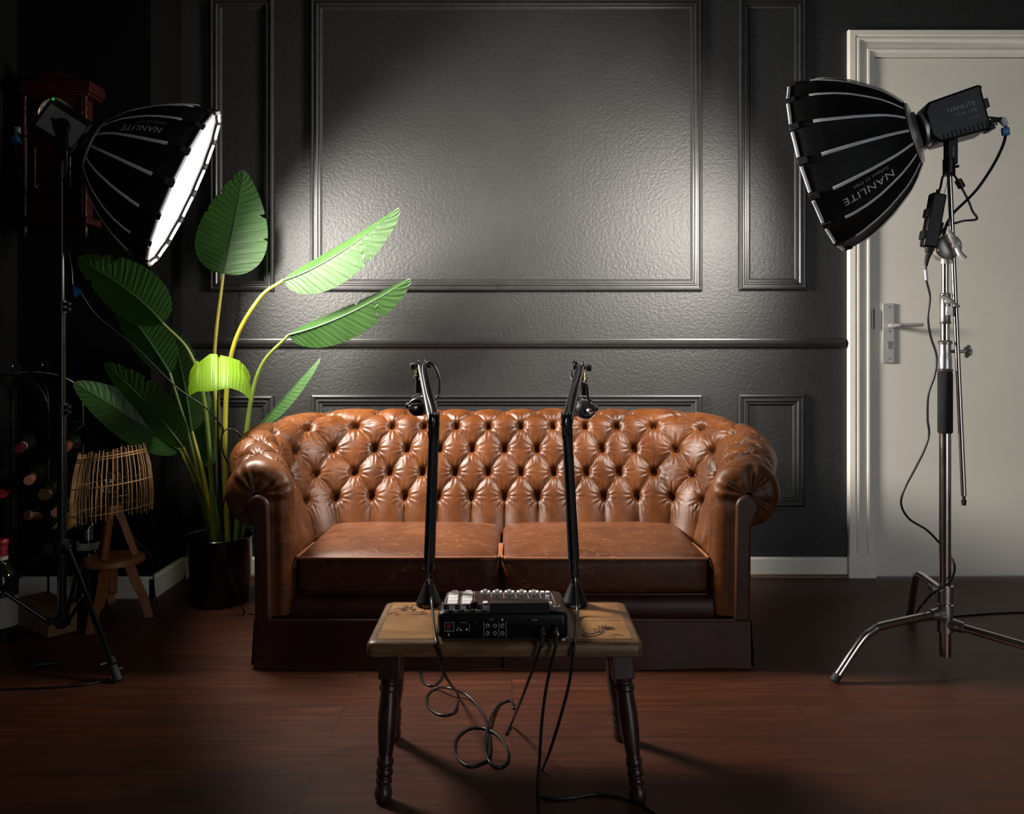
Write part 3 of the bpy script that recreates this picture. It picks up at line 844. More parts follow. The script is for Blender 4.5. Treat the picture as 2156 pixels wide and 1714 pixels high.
for az, rad in ((-38, .375), (-158, .40), (100, .32)):
    a = math.radians(az); d = Vector((math.cos(a), math.sin(a), 0)); o = Vector((LSX, LSY, 0))
    p0 = o + d * .045 + Vector((0, 0, zh)); p1 = o + d * rad + Vector((0, 0, .012))
    b = MB(); b.tube([p0, p1], .0105, 12); lg = b.build('leg', M['black_gloss'], st)
    b = MB(); b.tube([p1 - (p1 - p0).normalized() * .04, p1 + Vector((0, 0, -.008)) + d * .004], .0135, 12); b.build('rubber_foot', M['black_rubber'], lg)
    b = MB(); q = p0 + (p1 - p0) * .88; b.tube([q - (p1 - p0).normalized() * .012, q + (p1 - p0).normalized() * .012], .017, 12)
    sd = d.cross(Vector((0, 0, 1))); b.tube([q + sd * .012, q + sd * .038], .007, 10); b.tube([q + sd * .012 - (p1 - p0).normalized() * -.03, q - sd * .025 + (p1 - p0).normalized() * .03], .006, 10)
    b.build('leg_clamp', M['black_plastic'], lg, bevel=.001)
    q = p0 + (p1 - p0) * .36; b = MB(); b.tube([o + d * .04 + Vector((0, 0, zb)), q], .0065, 10); b.build('brace', M['black_gloss'], st)
    b = MB(); b.cyl(q + Vector((0, -.010, 0)), q + Vector((0, -.014, 0)), .0045, seg=10); b.build('rivet', M['steel'], lg)

# ---- right lamp head
hb = RC - RN * (ZR + .026)
RLN = (hb - P(2064, 238, hb.y + D - .03)).normalized()            # the head droops a little against the box
n, e1, e2 = axes(RLN)
head = thing('studio_lamp', 'black studio lamp head on the steel stand in front of the door', 'studio lamp', hb, 'lamp heads of the softboxes')
R = Matrix((n, e1, -e2)).transposed()
prof = [(-.035, .000), (-.062, -.020), (-.066, -.160), (-.052, -.181), (-.030, -.177), (.062, -.180), (.072, -.187), (.080, -.173), (.072, -.02), (.045, .0)]
b = MB(); b.prism([(t, h) for h, t in prof], -.058, .058, hb, n, e1, e2); b.build('housing', M['black_plastic'], head, bevel=.008, bseg=3)
b = MB(); b.lathe([(.056, -.01), (.058, .000), (.052, .006), (.048, .006)], hb, n, 28); b.build('front_flange', M['brushed'], head)
b = MB()
for i in range(14):
    t = -.035 - i * .013; b.box(hb + n * t + e2 * .0585 - e1 * .050, (.004, .022, .003), R)
b.build('vent_slots', M['black_matte'], head)
MB().box(hb - n * .192 + e1 * .022, (.022, .030, .05), R).build('rear_knob', M['black_plastic'], head, bevel=.002); MB().box(hb - n * .190 - e1 * .050, (.018, .03, .06), R).build('rear_foot', M['black_plastic'], head, bevel=.002)
s0_ = hb - n * .176 - e1 * .020; b = MB(); b.cyl(s0_, s0_ + Vector((.030, 0, -.001)), .0095, seg=16); b.build('power_socket', M['brushed'], head)
O = hb - n * .095 + e2 * .0592
for body, dx, dy, wdt, hgt, mt in (('NANLITE', -.030, .020, .085, .014, M['grey_print']), ('Forza 150B', -.008, .002, .062, .010, M['grey_print']), ('BI-COLOR', .022, -.020, .038, .007, M['grey_print'])):
    MB().text(body, O - n * dx + e1 * dy, -n, e1, height=hgt, width=wdt, lift=.0005).build('lettering', mt, head, sharp=None)
CSX, CSD = (1990 - CX) / F * 2.66, 2.66; CSY = -D + CSD
gx0, gx1 = P(2000, 345, CSD), P(2018, 1062, CSD)
yb = P(2003, 300, CSD); yb2 = P(2000, 345, CSD)
b = MB(); b.box((yb + yb2) / 2 + Vector((0, .0, .012)), (.034, .03, (yb - yb2).length + .03)); bk = b.build('yoke_bracket', M['black_plastic'], head, bevel=.004)
b = MB(); b.cyl(P(1998, 335, CSD), P(1998, 370, CSD), .0185, seg=20); b.tube([P(2000, 352, CSD) + Vector((.012, -.012, 0)), P(2012, 353, CSD) + Vector((0, -.02, .0))], .005, 8); b.build('spigot_socket', M['black_plastic'], head, bevel=.002)
b = MB(); q = P(1998, 322, CSD)
for k in range(4): b.box((q.x + .006, q.y - .0156, q.z + .012 - k * .008), (.006, .001, .0035))
b.build('scale_marks', M['grey_print'], bk)

# ---- right stand (steel, turtle base, with a grip head and arm at the top)
cs = thing('century_stand', 'chromed steel stand with bent legs and black foam grip in front of the door', 'light stand', (CSX, CSY, 0), 'stands of the studio lamps')
def cz(py): return P(0, py, CSD).z
o = Vector((CSX, CSY, 0))
b = MB(); b.cyl(o + Vector((0, 0, .038)), o + Vector((0, 0, cz(790))), .0175, seg=24); b.build('column', M['steel'], cs)
b = MB(); b.tube([o + Vector((0, 0, cz(912))), o + Vector((0, 0, cz(910))), o + Vector((0, 0, cz(786))), o + Vector((0, 0, cz(783)))], [.020, .0225, .0225, .020], 24); b.build('foam_grip', M['foam'], cs)
b = MB(); b.lathe([(.022, cz(783)), (.024, cz(780)), (.022, cz(777)), (.019, cz(776)), (.019, cz(750)), (.0175, cz(748)), (.0175, cz(725)), (.021, cz(724)), (.022, cz(720)), (.018, cz(717))], o, (0, 0, 1), 26); b.build('collar', M['brushed'], cs)
b = MB(); b.cyl(o + Vector((0, 0, cz(725))), o + Vector((0, 0, cz(640))), .0135, seg=20); b.build('middle_riser', M['steel'], cs)
b = MB(); b.lathe([(.0165, cz(682)), (.018, cz(680)), (.0165, cz(677)), (.0155, cz(676)), (.0155, cz(622)), (.017, cz(620)), (.014, cz(617))], o, (0, 0, 1), 24); b.box(o + Vector((.004, -.014, cz(655))), (.020, .014, .03)); b.build('collar', M['brushed'], cs, bevel=.001)
b = MB(); q = o + Vector((0, -.022, cz(635))); b.cyl(q + Vector((0, .012, 0)), q + Vector((0, -.012, 0)), .009, seg=16); b.tube(smooth_path([q + Vector((-.026, -.006, .014)), q + Vector((-.012, -.012, .008)), q + Vector((0, -.012, 0)), q + Vector((.012, -.012, -.008)), q + Vector((.028, -.008, -.018))], 5), [.005] * 8 + [.006] * 5 + [.005] * 8, 10); b.build('wing_knob', M['satin'], cs)
b = MB(); q = o + Vector((.018, -.004, cz(740))); b.cyl(q, q + Vector((.045, 0, 0)), .0055, seg=14)
for k in range(4):
    a = k * PI / 2 + .4; c = q + Vector((.052, 0, 0)); b.ball(c + Vector((0, math.cos(a), math.sin(a))) * .013, .0095, (.7, 1, 1))
b.cyl(q + Vector((.046, 0, 0)), q + Vector((.064, 0, 0)), .008, seg=14); b.build('tee_knob', M['satin'], cs)
b = MB(); b.cyl(o + Vector((0, 0, cz(640))), o + Vector((0, 0, cz(548))), .0105, seg=18); b.build('upper_riser', M['steel'], cs)
# grip head
gh = P(1990, 521, CSD) + Vector((0, -.030, 0))
b = MB(); b.lathe([(.0001, -.036), (.030, -.035), (.038, -.030), (.040, -.020), (.040, -.006), (.034, -.002), (.034, .014), (.040, .018), (.040, .032), (.030, .038)], gh + Vector((0, .03, 0)), (0, 1, 0), 32); b.cyl(o + Vector((0, 0, cz(556))), o + Vector((0, 0, cz(530))), .013, seg=18); b.build('grip_head', M['satin'], cs, sharp=50)
b = MB(); q = gh + Vector((0, -.032, 0)); b.cyl(q + Vector((0, .01, 0)), q + Vector((0, -.008, 0)), .011, seg=18)
b.tube(smooth_path([q + Vector((-.028, -.012, .046)), q + Vector((-.018, -.008, .030)), q + Vector((-.004, -.002, .008)), q + Vector((.004, -.002, -.008)), q + Vector((.010, -.008, -.030)), q + Vector((.022, -.014, -.046))], 5), [.008] * 5 + [.0095] * 5 + [.008] * 5 + [.0085] * 5 + [.0095] * 6, 12); b.build('wing_handle', M['satin'], cs)
# grip arm carrying the lamp
b = MB(); g0, g1 = P(1999, 366, CSD), P(2017, 1040, CSD) ; dy = Vector((0, -.034, 0))
g0 = g0 + Vector((0, -.0, 0)); b.tube([g0, g1 + dy], .0079, 16); b.build('grip_arm', M['steel'], cs)
b = MB(); e = g1 + dy; b.tube([e + Vector((0, 0, .004)), e + Vector((.0003, 0, -.016))], [.0055, .0055], 12); b.tube([e + Vector((0, 0, -.014)), e + Vector((.0005, 0, -.030))], [.0085, .0065], 12); b.build('arm_tip', M['black_rubber'], cs)
# turtle base: three bent legs at staggered heights
legs = [(math.radians(197), .418, .19, cz(1290), 0), (math.radians(76), .50, .22, cz(1250), 1), (math.radians(-43), .46, .19, cz(1312), 2)]
for a, L, kn, zz, k in legs:
    d = Vector((math.cos(a), math.sin(a), 0)); s0 = o + d * .018 + Vector((0, 0, zz))
    fr = .66; zk = zz + (.025 if k == 1 else -.025 if k == 0 else -.03)
    if k == 0: kp = P(1838, 1290, 1); kp = o + d * (L * .70) + Vector((0, 0, zz - .022))
    elif k == 1: kp = o + d * (L * .62) + Vector((-.02, 0, zz - .012))
    else: kp = o + d * (L * .72) + Vector((0, 0, zz - .03))
    ft = o + d * L + Vector((0, 0, .012))
    i1 = (s0 - kp).normalized(); i2 = (ft - kp).normalized()
    arc = smooth_path([s0, kp + i1 * .06, kp + i1 * .022 + i2 * .012, kp + i2 * .05, ft], 6)
    b = MB(); b.tube(arc, .0125, 16); lg = b.build('leg', M['steel'], cs)
    b = MB(); b.tube([ft - i2 * .016, ft + i2 * .008], .0142, 14); b.build('foot_cap', M['black_rubber'], lg)
    b = MB(); b.tube([o + d * .012 + Vector((0, 0, zz)), o + d * .055 + (kp - s0).normalized() * .0 + Vector((0, 0, zz - .003))], [.021, .0165], 18)
    b.cyl(o + Vector((0, 0, zz - .028)), o + Vector((0, 0, zz + .026)), .0235, seg=24); q = o + d * .035 + Vector((0, 0, zz)); sd = d.cross(Vector((0, 0, 1)))
    b.cyl(q - sd * .022, q + sd * .022, .006, seg=10); b.build('leg_socket', M['brushed'], cs, sharp=30)
b = MB(); q = o + Vector((-.02, -.012, cz(1240))); b.cyl(q + Vector((.01, 0, 0)), q + Vector((-.03, 0, 0)), .005, seg=12)
for k in range(3):
    a = k * 2 * PI / 3 + .5; b.ball(q + Vector((-.030, 0, 0)) + Vector((0, math.cos(a), math.sin(a))) * .013, .010, (.7, 1, 1))
b.build('base_knob', M['satin'], cs)
b = MB(); b.lathe([(.019, cz(1255)), (.023, cz(1252)), (.023, cz(1237)), (.019, cz(1234))], o, (0, 0, 1), 24); b.build('base_collar', M['brushed'], cs)
# ================================================================ potted bird of paradise plant
PD = 3.36
pc = P(461, 1200, PD); pc.z = 0
plant = thing('potted_plant', 'tall bird of paradise plant with broad paddle leaves in a black pot beside the sofa', 'plant', pc)
b = MB(); ph = P(0, 1138, PD - .1).z
b.lathe([(.0001, .004), (.108, .002), (.114, .008), (.136, ph - .008), (.140, ph - .002), (.138, ph), (.132, ph - .004), (.128, ph - .06), (.0001, ph - .062)], pc, (0, 0, 1), 48, cap=False)
b.build('pot', M['black_gloss'], plant, sharp=50)
b = MB(); b.lathe([(.0001, ph - .048), (.08, ph - .05), (.126, ph - .054)], pc, (0, 0, 1), 30, cap=False); b.build('soil', M['soil'], plant)

def leaf_mesh(base, mid, tip, side, W, fold=.25, curl=.0, notches=(), prof='ovate', sidebend=None, wave=.0010, nl=110, nw=16):
    base, mid, tip = Vector(base), Vector(mid), Vector(tip); side = Vector(side).normalized(); verts = []; uvs = []
    def mp(t): return base * (1 - t) ** 2 + mid * 2 * t * (1 - t) + tip * t * t
    for i in range(nl + 1):
        t = i / nl; c = mp(t); tan = (mp(min(1, t + .01)) - mp(max(0, t - .01))).normalized()
        s = (side - tan * side.dot(tan)).normalized(); nrm = tan.cross(s)
        if prof == 'ovate': wd = max(0, math.sin(PI * t ** .62)) ** .72
        elif prof == 'long': wd = max(0, math.sin(PI * t ** .80)) ** .60
        else: wd = max(0, math.sin(PI * t ** .7)) ** .6
        for j in range(-nw, nw + 1):
            q = j / nw; ww = wd * W / 2
            for tn, sd, dp, wn in notches:
                if sd * q > 0 :
                    k = (t - tn + .05 * abs(q)) / wn
                    if abs(k) < 1: ww *= 1 - dp * (1 - abs(k)) * 1.0
            x = q * ww; a = abs(q)
            crr = wave * math.sin((t - .10 * a) * 120) * min(1, a * 4) * (1 - a * .3)
            p = c + s * x * math.cos(fold) + nrm * (abs(x) * math.sin(fold) - curl * W * a * a * wd + crr)
            verts.append(p); uvs.append((t - .12 * a, q))
    m = 2 * nw + 1; faces = [(i * m + j, (i + 1) * m + j, (i + 1) * m + j + 1, i * m + j + 1) for i in range(nl) for j in range(2 * nw)]
    rib = []
    for i in range(0, 41):
        t = i / 40; c = mp(t); tan = (mp(min(1, t + .01)) - mp(max(0, t - .01))).normalized(); s = (side - tan * side.dot(tan)).normalized()
        rib.append(c)
    return verts, faces, uvs, rib
def leaf(base, mid, tip, side, W, mat, rib_mat, stem_pts, stem_r=(.011, .0065), stem_mat='stem', **kw):
    v, f, uv, rib = leaf_mesh(base, mid, tip, side, W, **kw)
    b = MB().add(v, f); off = origin_of(plant)
    me = bpy.data.meshes.new('leaf'); me.from_pydata([tuple(p - off) for p in b.v], [], b.f)
    ul = me.uv_layers.new(name='UVMap')
    for lp in me.loops: ul.data[lp.index].uv = uv[lp.vertex_index]
    me.shade_smooth(); o = link_mesh('leaf', me, plant, M[mat])
    MB().tube(rib, [.0048 * (1 - i / 44) for i in range(41)], 8).build('midrib', M[rib_mat], o)
    sp = smooth_path(stem_pts + [base], 9); n = len(sp)
    MB().tube(sp, [stem_r[0] + (stem_r[1] - stem_r[0]) * i / (n - 1) for i in range(n)], 10).build('stem', M[stem_mat], plant)
    return o
def G(px, py, d=PD): return P(px, py, d)
soil_z = G(455, 1165, PD)
# upright broad leaf
leaf(G(470, 577, 3.56), G(495, 470, 3.60), G(513, 357, 3.60), (1, .10, -.1), .305, 'leaf', 'leaf_pale', [G(474, 1160, 3.38), G(458, 900, 3.46), G(452, 745, 3.52)],
     fold=.10, notches=((.66, 1, .22, .02), (.45, 1, .12, .015), (.80, -1, .28, .02), (.62, -1, .12, .015), (.95, -1, .4, .02)), wave=.0012)
# two leaves reaching right over the wall
leaf(G(597, 590, 3.34), G(700, 560, 3.30), G(842, 437, 3.26), (.35, -.50, -.80), .215, 'leaf_pale', 'leaf_pale', [G(480, 1160, 3.38), G(474, 900, 3.37), G(490, 735, 3.36), G(545, 630, 3.35)],
     fold=.55, prof='long', notches=((.70, 1, .25, .02), (.88, -1, .3, .02)), wave=.0016)
leaf(G(608, 705, 3.40), G(720, 680, 3.36), G(866, 586, 3.33), (.28, -.42, -.88), .20, 'leaf_pale', 'leaf_pale', [G(495, 1160, 3.40), G(520, 900, 3.41), G(548, 775, 3.41)],
     fold=.70, prof='long', notches=((.75, 1, .5, .02), (.62, -1, .5, .02)), stem_mat='stem_dark', stem_r=(.012, .006), wave=.0016)
# small leaf turned edge on
leaf(G(551, 892, 3.44), G(608, 825, 3.42), G(675, 752, 3.40), (.50, -.86, .26), .13, 'leaf_pale', 'leaf_pale', [G(505, 1160, 3.42), G(530, 985, 3.44)],
     fold=.6, prof='long', stem_r=(.007, .004))
# young lime leaf: a short saddle shaped blade that hangs over towards the room
def lime():
    top = [(-1, 1418), (-.93, 1352), (-.74, 1290), (-.66, 1302), (-.40, 1262), (-.30, 1248), (-.07, 1250), (-.012, 1280), (.03, 1256), (.30, 1268), (.66, 1292), (.70, 1306), (.80, 1318), (.93, 1358), (1, 1400)]
    bot = [(-1, 1520), (-.93, 1508), (-.70, 1487), (-.35, 1487), (-.03, 1478), (.03, 1474), (.35, 1466), (.62, 1482), (.80, 1504), (.93, 1530), (1, 1548)]
    lerp = lambda tb, q: float(np.interp(q, [a for a, _ in tb], [b_ for _, b_ in tb]))
    b = MB(); uv = []
    nq, nt = 64, 22
    for i in range(nq + 1):
        q = -1 + 2 * i / nq; a = abs(q)
        zt, zb = lerp(top, q), lerp(bot, q)
        for k in range(nt + 1):
            t = k / nt; zy = zt + (zb - zt) * t; zx = 247 + q * 197 * (1 - .02 * math.sin(t * 9))
            dep = 3.02 + .11 * (1 - t) ** 1.5 - .02 * t + .075 * a ** 1.6 - .012 * math.exp(-(q / .05) ** 2) * 0 + .0012 * math.sin(q * 55 + t * 2)
            b.v.append(P(380 + zx / 3.008, 330 + zy / 3.008, dep + .010 * math.exp(-(q / .045) ** 2))); uv.append((q * .5, t))
    b.f = [(i * (nt + 1) + k, (i + 1) * (nt + 1) + k, (i + 1) * (nt + 1) + k + 1, i * (nt + 1) + k + 1) for i in range(nq) for k in range(nt)]
    off = origin_of(plant); me = bpy.data.meshes.new('leaf'); me.from_pydata([tuple(p - off) for p in b.v], [], b.f)
    ul = me.uv_layers.new(name='UVMap')
    for lp in me.loops: ul.data[lp.index].uv = uv[lp.vertex_index]
    me.shade_smooth(); o = link_mesh('leaf', me, plant, M['leaf_lime'])
    MB().tube([P(463, 757, 3.125), P(462, 780, 3.075), P(461, 805, 3.035), P(460, 823, 3.03)], [.002, .003, .004, .005], 8).build('midrib', M['stem_dark'], o)
    sp = smooth_path([G(470, 1160, 3.36), G(463, 1000, 3.24), G(460, 880, 3.08), G(460, 820, 3.03)], 9)
    MB().tube(sp, [.010 - .005 * i / (len(sp) - 1) for i in range(len(sp))], 10).build('stem', M['stem_dark'], plant)
lime()
# leaves on the shaded left side
leaf(G(342, 680, 3.22), G(285, 610, 3.17), G(163, 545, 3.12), (.45, -.30, .84), .235, 'leaf', 'leaf', [G(455, 1160, 3.36), G(432, 860, 3.32), G(400, 745, 3.28)],
     fold=.12, prof='long', notches=((.80, 1, .35, .02), (.90, 1, .3, .02), (.88, -1, .4, .02)), stem_mat='stem_dark')
leaf(G(357, 785, 3.34), G(300, 690, 3.32), G(240, 622, 3.30), (.70, -.2, .60), .19, 'leaf', 'leaf', [G(450, 1160, 3.38), G(405, 950, 3.36)],
     fold=.2, prof='long', stem_mat='stem_dark')
leaf(G(404, 908, 3.36), G(388, 790, 3.36), G(361, 690, 3.33), (.92, -.25, -.15), .175, 'leaf_pale', 'leaf_pale', [G(452, 1160, 3.38), G(432, 1020, 3.37)],
     fold=.25, prof='long', notches=((.80, -1, .35, .02), (.72, 1, .35, .02), (.62, 1, .15, .02)))
leaf(G(385, 942, 3.14), G(320, 850, 3.10), G(219, 765, 3.06), (.60, -.30, .70), .165, 'leaf_pale', 'leaf_pale', [G(452, 1160, 3.34), G(430, 1050, 3.28)],
     fold=.2, prof='long', notches=((.72, 1, .3, .02), (.50, -1, .25, .02), (.9, 1, .3, .02)))
leaf(G(380, 950, 3.20), G(280, 880, 3.12), G(155, 805, 3.03), (.35, .1, .93), .17, 'leaf', 'leaf', [G(449, 1160, 3.35), G(420, 1050, 3.26)],
     fold=.15, prof='long', stem_mat='stem_dark')
leaf(G(440, 985, 3.44), G(432, 900, 3.46), G(425, 800, 3.46), (.95, .2, 0), .10, 'leaf', 'leaf', [G(466, 1160, 3.40), G(455, 1080, 3.42)],
     fold=.4, prof='long', stem_mat='stem_dark')
# ================================================================ low table and what stands on it
TZ = .353                                   # table top height
TDF, TDB = 1.892, 2.205                     # depth of its front and back edge
TYF, TYB = -D + TDF, -D + TDB
tx0, tx1 = (770 - CX) / F * TDF, (1355 - CX) / F * TDF
tcx = (tx0 + tx1) / 2
table = thing('side_table', 'low wooden side table with turned legs and burnt thistle drawings in front of the sofa', 'table', (tcx, (TYF + TYB) / 2, 0))
def rr(x0, x1, y0, y1, r, n=6):
    out = []
    for cx, cy, a0 in ((x1 - r, y1 - r, 0), (x0 + r, y1 - r, 90), (x0 + r, y0 + r, 180), (x1 - r, y0 + r, 270)):
        for i in range(n + 1):
            a = math.radians(a0 + 90 * i / n); out.append((cx + r * math.cos(a), cy + r * math.sin(a)))
    return out
b = MB(); v = []; f = []
for ins, z in ((.006, TZ - .036), (.001, TZ - .033), (0, TZ - .028), (0, TZ - .010), (.003, TZ - .005), (.010, TZ - .0015), (.016, TZ - .0012)):
    v += [(x, y, z) for x, y in rr(tx0 + ins, tx1 - ins, TYF + ins, TYB - ins, .018)]
m = 28
for i in range(6):
    for k in range(m): f.append((i * m + k, i * m + (k + 1) % m, i * m + m + (k + 1) % m, i * m + m + k))
f.append(tuple(range(m))); f.append(tuple(range(6 * m, 7 * m)))
b.add(v, f); b.build('tabletop_edge', M['table_edge'], table, sharp=45)
# four boards laid in the top
tb = (TYF + TYB) / 2 - .006
for k, (xa, xb, ya, yb_) in enumerate(((tx0 + .022, -.175, TYF + .022, tb - .0006), (tx0 + .022, tx1 - .022, tb + .0006, TYB - .022), (-.1738, .132, TYF + .022, tb - .0006), (.1332, tx1 - .022, TYF + .022, tb - .0006))):
    MB().box2((xa, ya, TZ - .006), (xb, yb_, TZ)).build('tabletop_board', M['table_wood'], table, bevel=.0008, bseg=1)
# thistle drawings burnt into the boards
def thistle(cpx, cpy, flip):
    c = hit(cpx, cpy, (0, 0, TZ), Vector((0, 0, 1))); b = MB(); rnd = random.Random(3 + cpx)
    def st(pts, r=.0008):
        q = [Vector((c.x + flip * x * .78, c.y + y * .78, TZ + .0003)) for x, y in pts]; b.tube(smooth_path(q, 4), r, 5)
    for i in range(26):
        a = rnd.uniform(0, 6.28); rr_ = .024 * math.sqrt(rnd.random()); x, y = rr_ * math.cos(a), rr_ * math.sin(a) * 1.1
        st([(x, y), (x + .004, y + .004), (x + .007, y + .002)])
    for i in range(18):
        a = math.radians(120 + rnd.uniform(-45, 45)); l = rnd.uniform(.02, .036); x, y = .018 * math.cos(a), .020 * math.sin(a)
        st([(x, y), (x + l * .6 * math.cos(a + .1), y + l * .6 * math.sin(a + .1)), (x + l * math.cos(a), y + l * math.sin(a))], .0006)
    st([(.012, -.018), (.035, -.03), (.05, -.02), (.056, .01)], .001); st([(.0, -.022), (.02, -.045), (.05, -.05), (.065, -.042)], .001)
    st([(.045, -.046), (.05, -.036), (.062, -.03)]); st([(-.03, -.035), (-.05, -.038), (-.062, -.05)]); st([(-.02, -.045), (-.028, -.05), (-.035, -.062)])
    b.build('burnt_drawing', M['burn'], table)
thistle(860, 1284, 1); thistle(1266, 1328, -1)
# turned, splayed legs
LEG = [(.0245, .330), (.0245, .262), (.022, .256), (.019, .252), (.0235, .246), (.0235, .236), (.0195, .232), (.0205, .215), (.0225, .185), (.0215, .150), (.0185, .118), (.0160, .098), (.0155, .093),
       (.0185, .088), (.0195, .080), (.0180, .074), (.0150, .071), (.0180, .068), (.0195, .060), (.0180, .053), (.0150, .050), (.0182, .047), (.0190, .041), (.0170, .036), (.0150, .034), (.0190, .026), (.0205, .016), (.0185, .006), (.0150, .0)]
ymid = (TYF + TYB) / 2
for sx_, tpx, bpx in ((0, (825, 1385, 1.955), (806, 1690, 1.875)), (1, (1304, 1385, 1.955), (1345, 1690, 1.875)), (0, (836, 1385, 2.13), (828, 1560, 2.175)), (1, (1285, 1385, 2.13), (1306, 1560, 2.175))):
    tx_ = (tpx[0] - CX) / F * tpx[2]; bx_ = (bpx[0] - CX) / F * bpx[2]
    p1 = Vector((tx_, -D + tpx[2], TZ - .034)); p0 = Vector((bx_, -D + bpx[2], .001)); ax = p1 - p0; L = ax.length
    b = MB(); b.lathe([(r, h / .330 * L) for r, h in LEG[1:]][::-1], p0, ax, 28)
    u = ax.normalized(); xx = Vector((1, 0, 0)); xx = (xx - u * xx.dot(u)).normalized(); yy = u.cross(xx); R = Matrix((xx, yy, u)).transposed()
    b.box(p0 + u * (L * .895), (.049, .049, L * .21), R); b.build('leg', M['table_leg'], table, bevel=.0025)

# ---------------------------------------------------------------- audio mixer
MYF, MYB = -D + 1.900, -D + 2.155           # its back panel faces the camera
mx0, mx1 = (920 - CX) / F * 1.900, (1197 - CX) / F * 1.900
mxc = (mx0 + mx1) / 2
zF, zB, z0 = TZ + .067, TZ + .042, TZ + .0015
mixer = thing('audio_mixer', 'black podcast mixer with white faders and pads on the wooden table', 'audio mixer', (mxc, (MYF + MYB) / 2, TZ))
slope = (zB - zF) / (MYB - MYF); tn = Vector((0, -slope, 1)).normalized(); ty = Vector((0, 1, slope)).normalized(); tx = Vector((1, 0, 0))
b = MB(); v = []; f = []
def lay(ins, z_at, dz):
    return [(x, y, (zF + slope * (y - MYF) + dz) if z_at else z0 + dz) for x, y in rr(mx0 + ins, mx1 - ins, MYF + ins, MYB - ins, max(.004, .016 - ins * .4))]
L_ = [lay(.012, 0, 0), lay(.006, 0, .001), lay(.001, 0, .006), lay(0, 1, -.016), lay(.0015, 1, -.009), lay(.006, 1, -.003), lay(.013, 1, 0)]
for q in L_: v += q
for i in range(len(L_) - 1):
    for k in range(m): f.append((i * m + k, i * m + (k + 1) % m, i * m + m + (k + 1) % m, i * m + m + k))
f.append(tuple(range(m))); f.append(tuple(range((len(L_) - 1) * m, len(L_) * m)))
b.add(v, f)
for x in (mx0 + .03, mx1 - .03):
    for y in (MYF + .03, MYB - .03): b.cyl((x, y, TZ), (x, y, TZ + .008), .009, seg=14)
b.build('body', M['black_plastic'], mixer, sharp=50)
p_top = Vector((mxc, MYF, zF)); n_back = Vector((0, 1, 0))
def T(zx, zy, up=0.0):
    """zoomed picture position (2156 wide crop of 900..1220 x 1220..1380) on the sloping top"""
    return hit(900 + zx * 320 / 2156, 1220 + zy * 160 / 1078, p_top + tn * up, tn)
def Bk(zx, zy, out=0.0): return hit(900 + zx * 320 / 2156, 1220 + zy * 160 / 1078, (0, MYF - out, 0), n_back)
RT = Matrix((tx, ty, tn)).transposed()
def key(name, a, c, h, mat, par=mixer, bev=.001):
    """raised rectangular key between two picture positions (lower left, upper right)"""
    pa, pc_ = T(*a), T(*c); cen = (pa + pc_) / 2 + tn * (h / 2 - .0005); dx = abs(pc_.x - pa.x); dy = abs((pc_ - pa).dot(ty))
    return MB().box(cen, (dx, dy, h + .001), RT).build(name, M[mat], par, bevel=bev)
# pad columns, four pads each
for xa, xb, xt0, xt1 in ((275, 435, 300, 452), (482, 640, 497, 650)):
    for k in range(4):
        y0_, y1_ = 362 - k * 44, 362 - (k + 1) * 44
        fr = k / 4; key('sound_pad', (xa + (xt0 - xa) * fr, y0_), (xb + (xt1 - xb) * fr, y1_ + 4), .003, 'pad')
    key('bank_key', (xt0 + 40, 186), (xt1 - 22, 176), .004, 'print')
b = MB()
for x0_, y0_, x1_, y1_ in ((250, 350, 292, 182), (470, 350, 490, 184), (664, 310, 668, 182), (292, 182, 668, 182), (905, 318, 905, 186), (1090, 322, 1078, 186), (1270, 324, 1243, 186), (1448, 326, 1414, 186), (1628, 328, 1586, 186), (1818, 360, 1752, 190), (470, 404, 545, 404), (640, 404, 700, 404), (785, 392, 850, 392)):
    a, c = T(x0_, y0_), T(x1_, y1_); b.tube([a + tn * .0002, c + tn * .0002], .0005, 4)
b.build('panel_lines', M['print'], mixer)
# faders with two keys each
fad = [(820, 178), (990, 180), (1162, 181), (1336, 183), (1508, 186), (1704, 262)]
for i, (x, y) in enumerate(fad):
    q = T(x, y + 34); slot = MB(); a, c = T(x + (x - 1080) * .02, 322), T(x, 205 if i < 5 else 200); slot.tube([a + tn * .0001, c + tn * .0001], .0011, 5); slot.build('fader_slot', M['black_gloss'], mixer)
    cb = MB(); cb.box(q + tn * .0045, (.0085, .014, .011), RT); cb.box(q + tn * .0105, (.0092, .0075, .004), RT); cb.box(q + tn * .0105, (.0092, .003, .0046), RT)
    cb.build('fader', M['print_grey'] if False else M['white_plastic'], mixer, bevel=.0008)
    if i < 5:
        for dx in (-48, 50): key('channel_key', (x + dx - 18, 202), (x + dx + 18, 176), .004, 'pad')
key('channel_key', (1606, 204), (1656, 182), .004, 'pad'); key('channel_key', (1680, 204), (1732, 182), .004, 'pad')
key('menu_key', (786, 360), (858, 328), .004, 'pad'); key('menu_key', (1704, 368), (1766, 336), .004, 'pad')
# knobs
def knob(x, y, r, h, name='volume_knob', scale_ring=True):
    q = T(x, y); b = MB(); b.lathe([(r * .98, 0), (r, .001), (r * .96, h - .001), (r * .85, h)], q, tn, 28); o = b.build(name, M['black_plastic'], mixer)
    if scale_ring:
        b = MB(); pts = [q + (tx * math.cos(a) + ty * math.sin(a)) * (r + .0022) + tn * .0003 for a in np.linspace(-.3 - PI, .3, 18)]; b.tube(pts, .0006, 4); b.build('scale_ring', M['print'], mixer)
    return o
for x in (268, 426, 584, 740): knob(x, 430, .0063, .012)
knob(664, 400, .0095, .014, 'rotary_encoder', False)
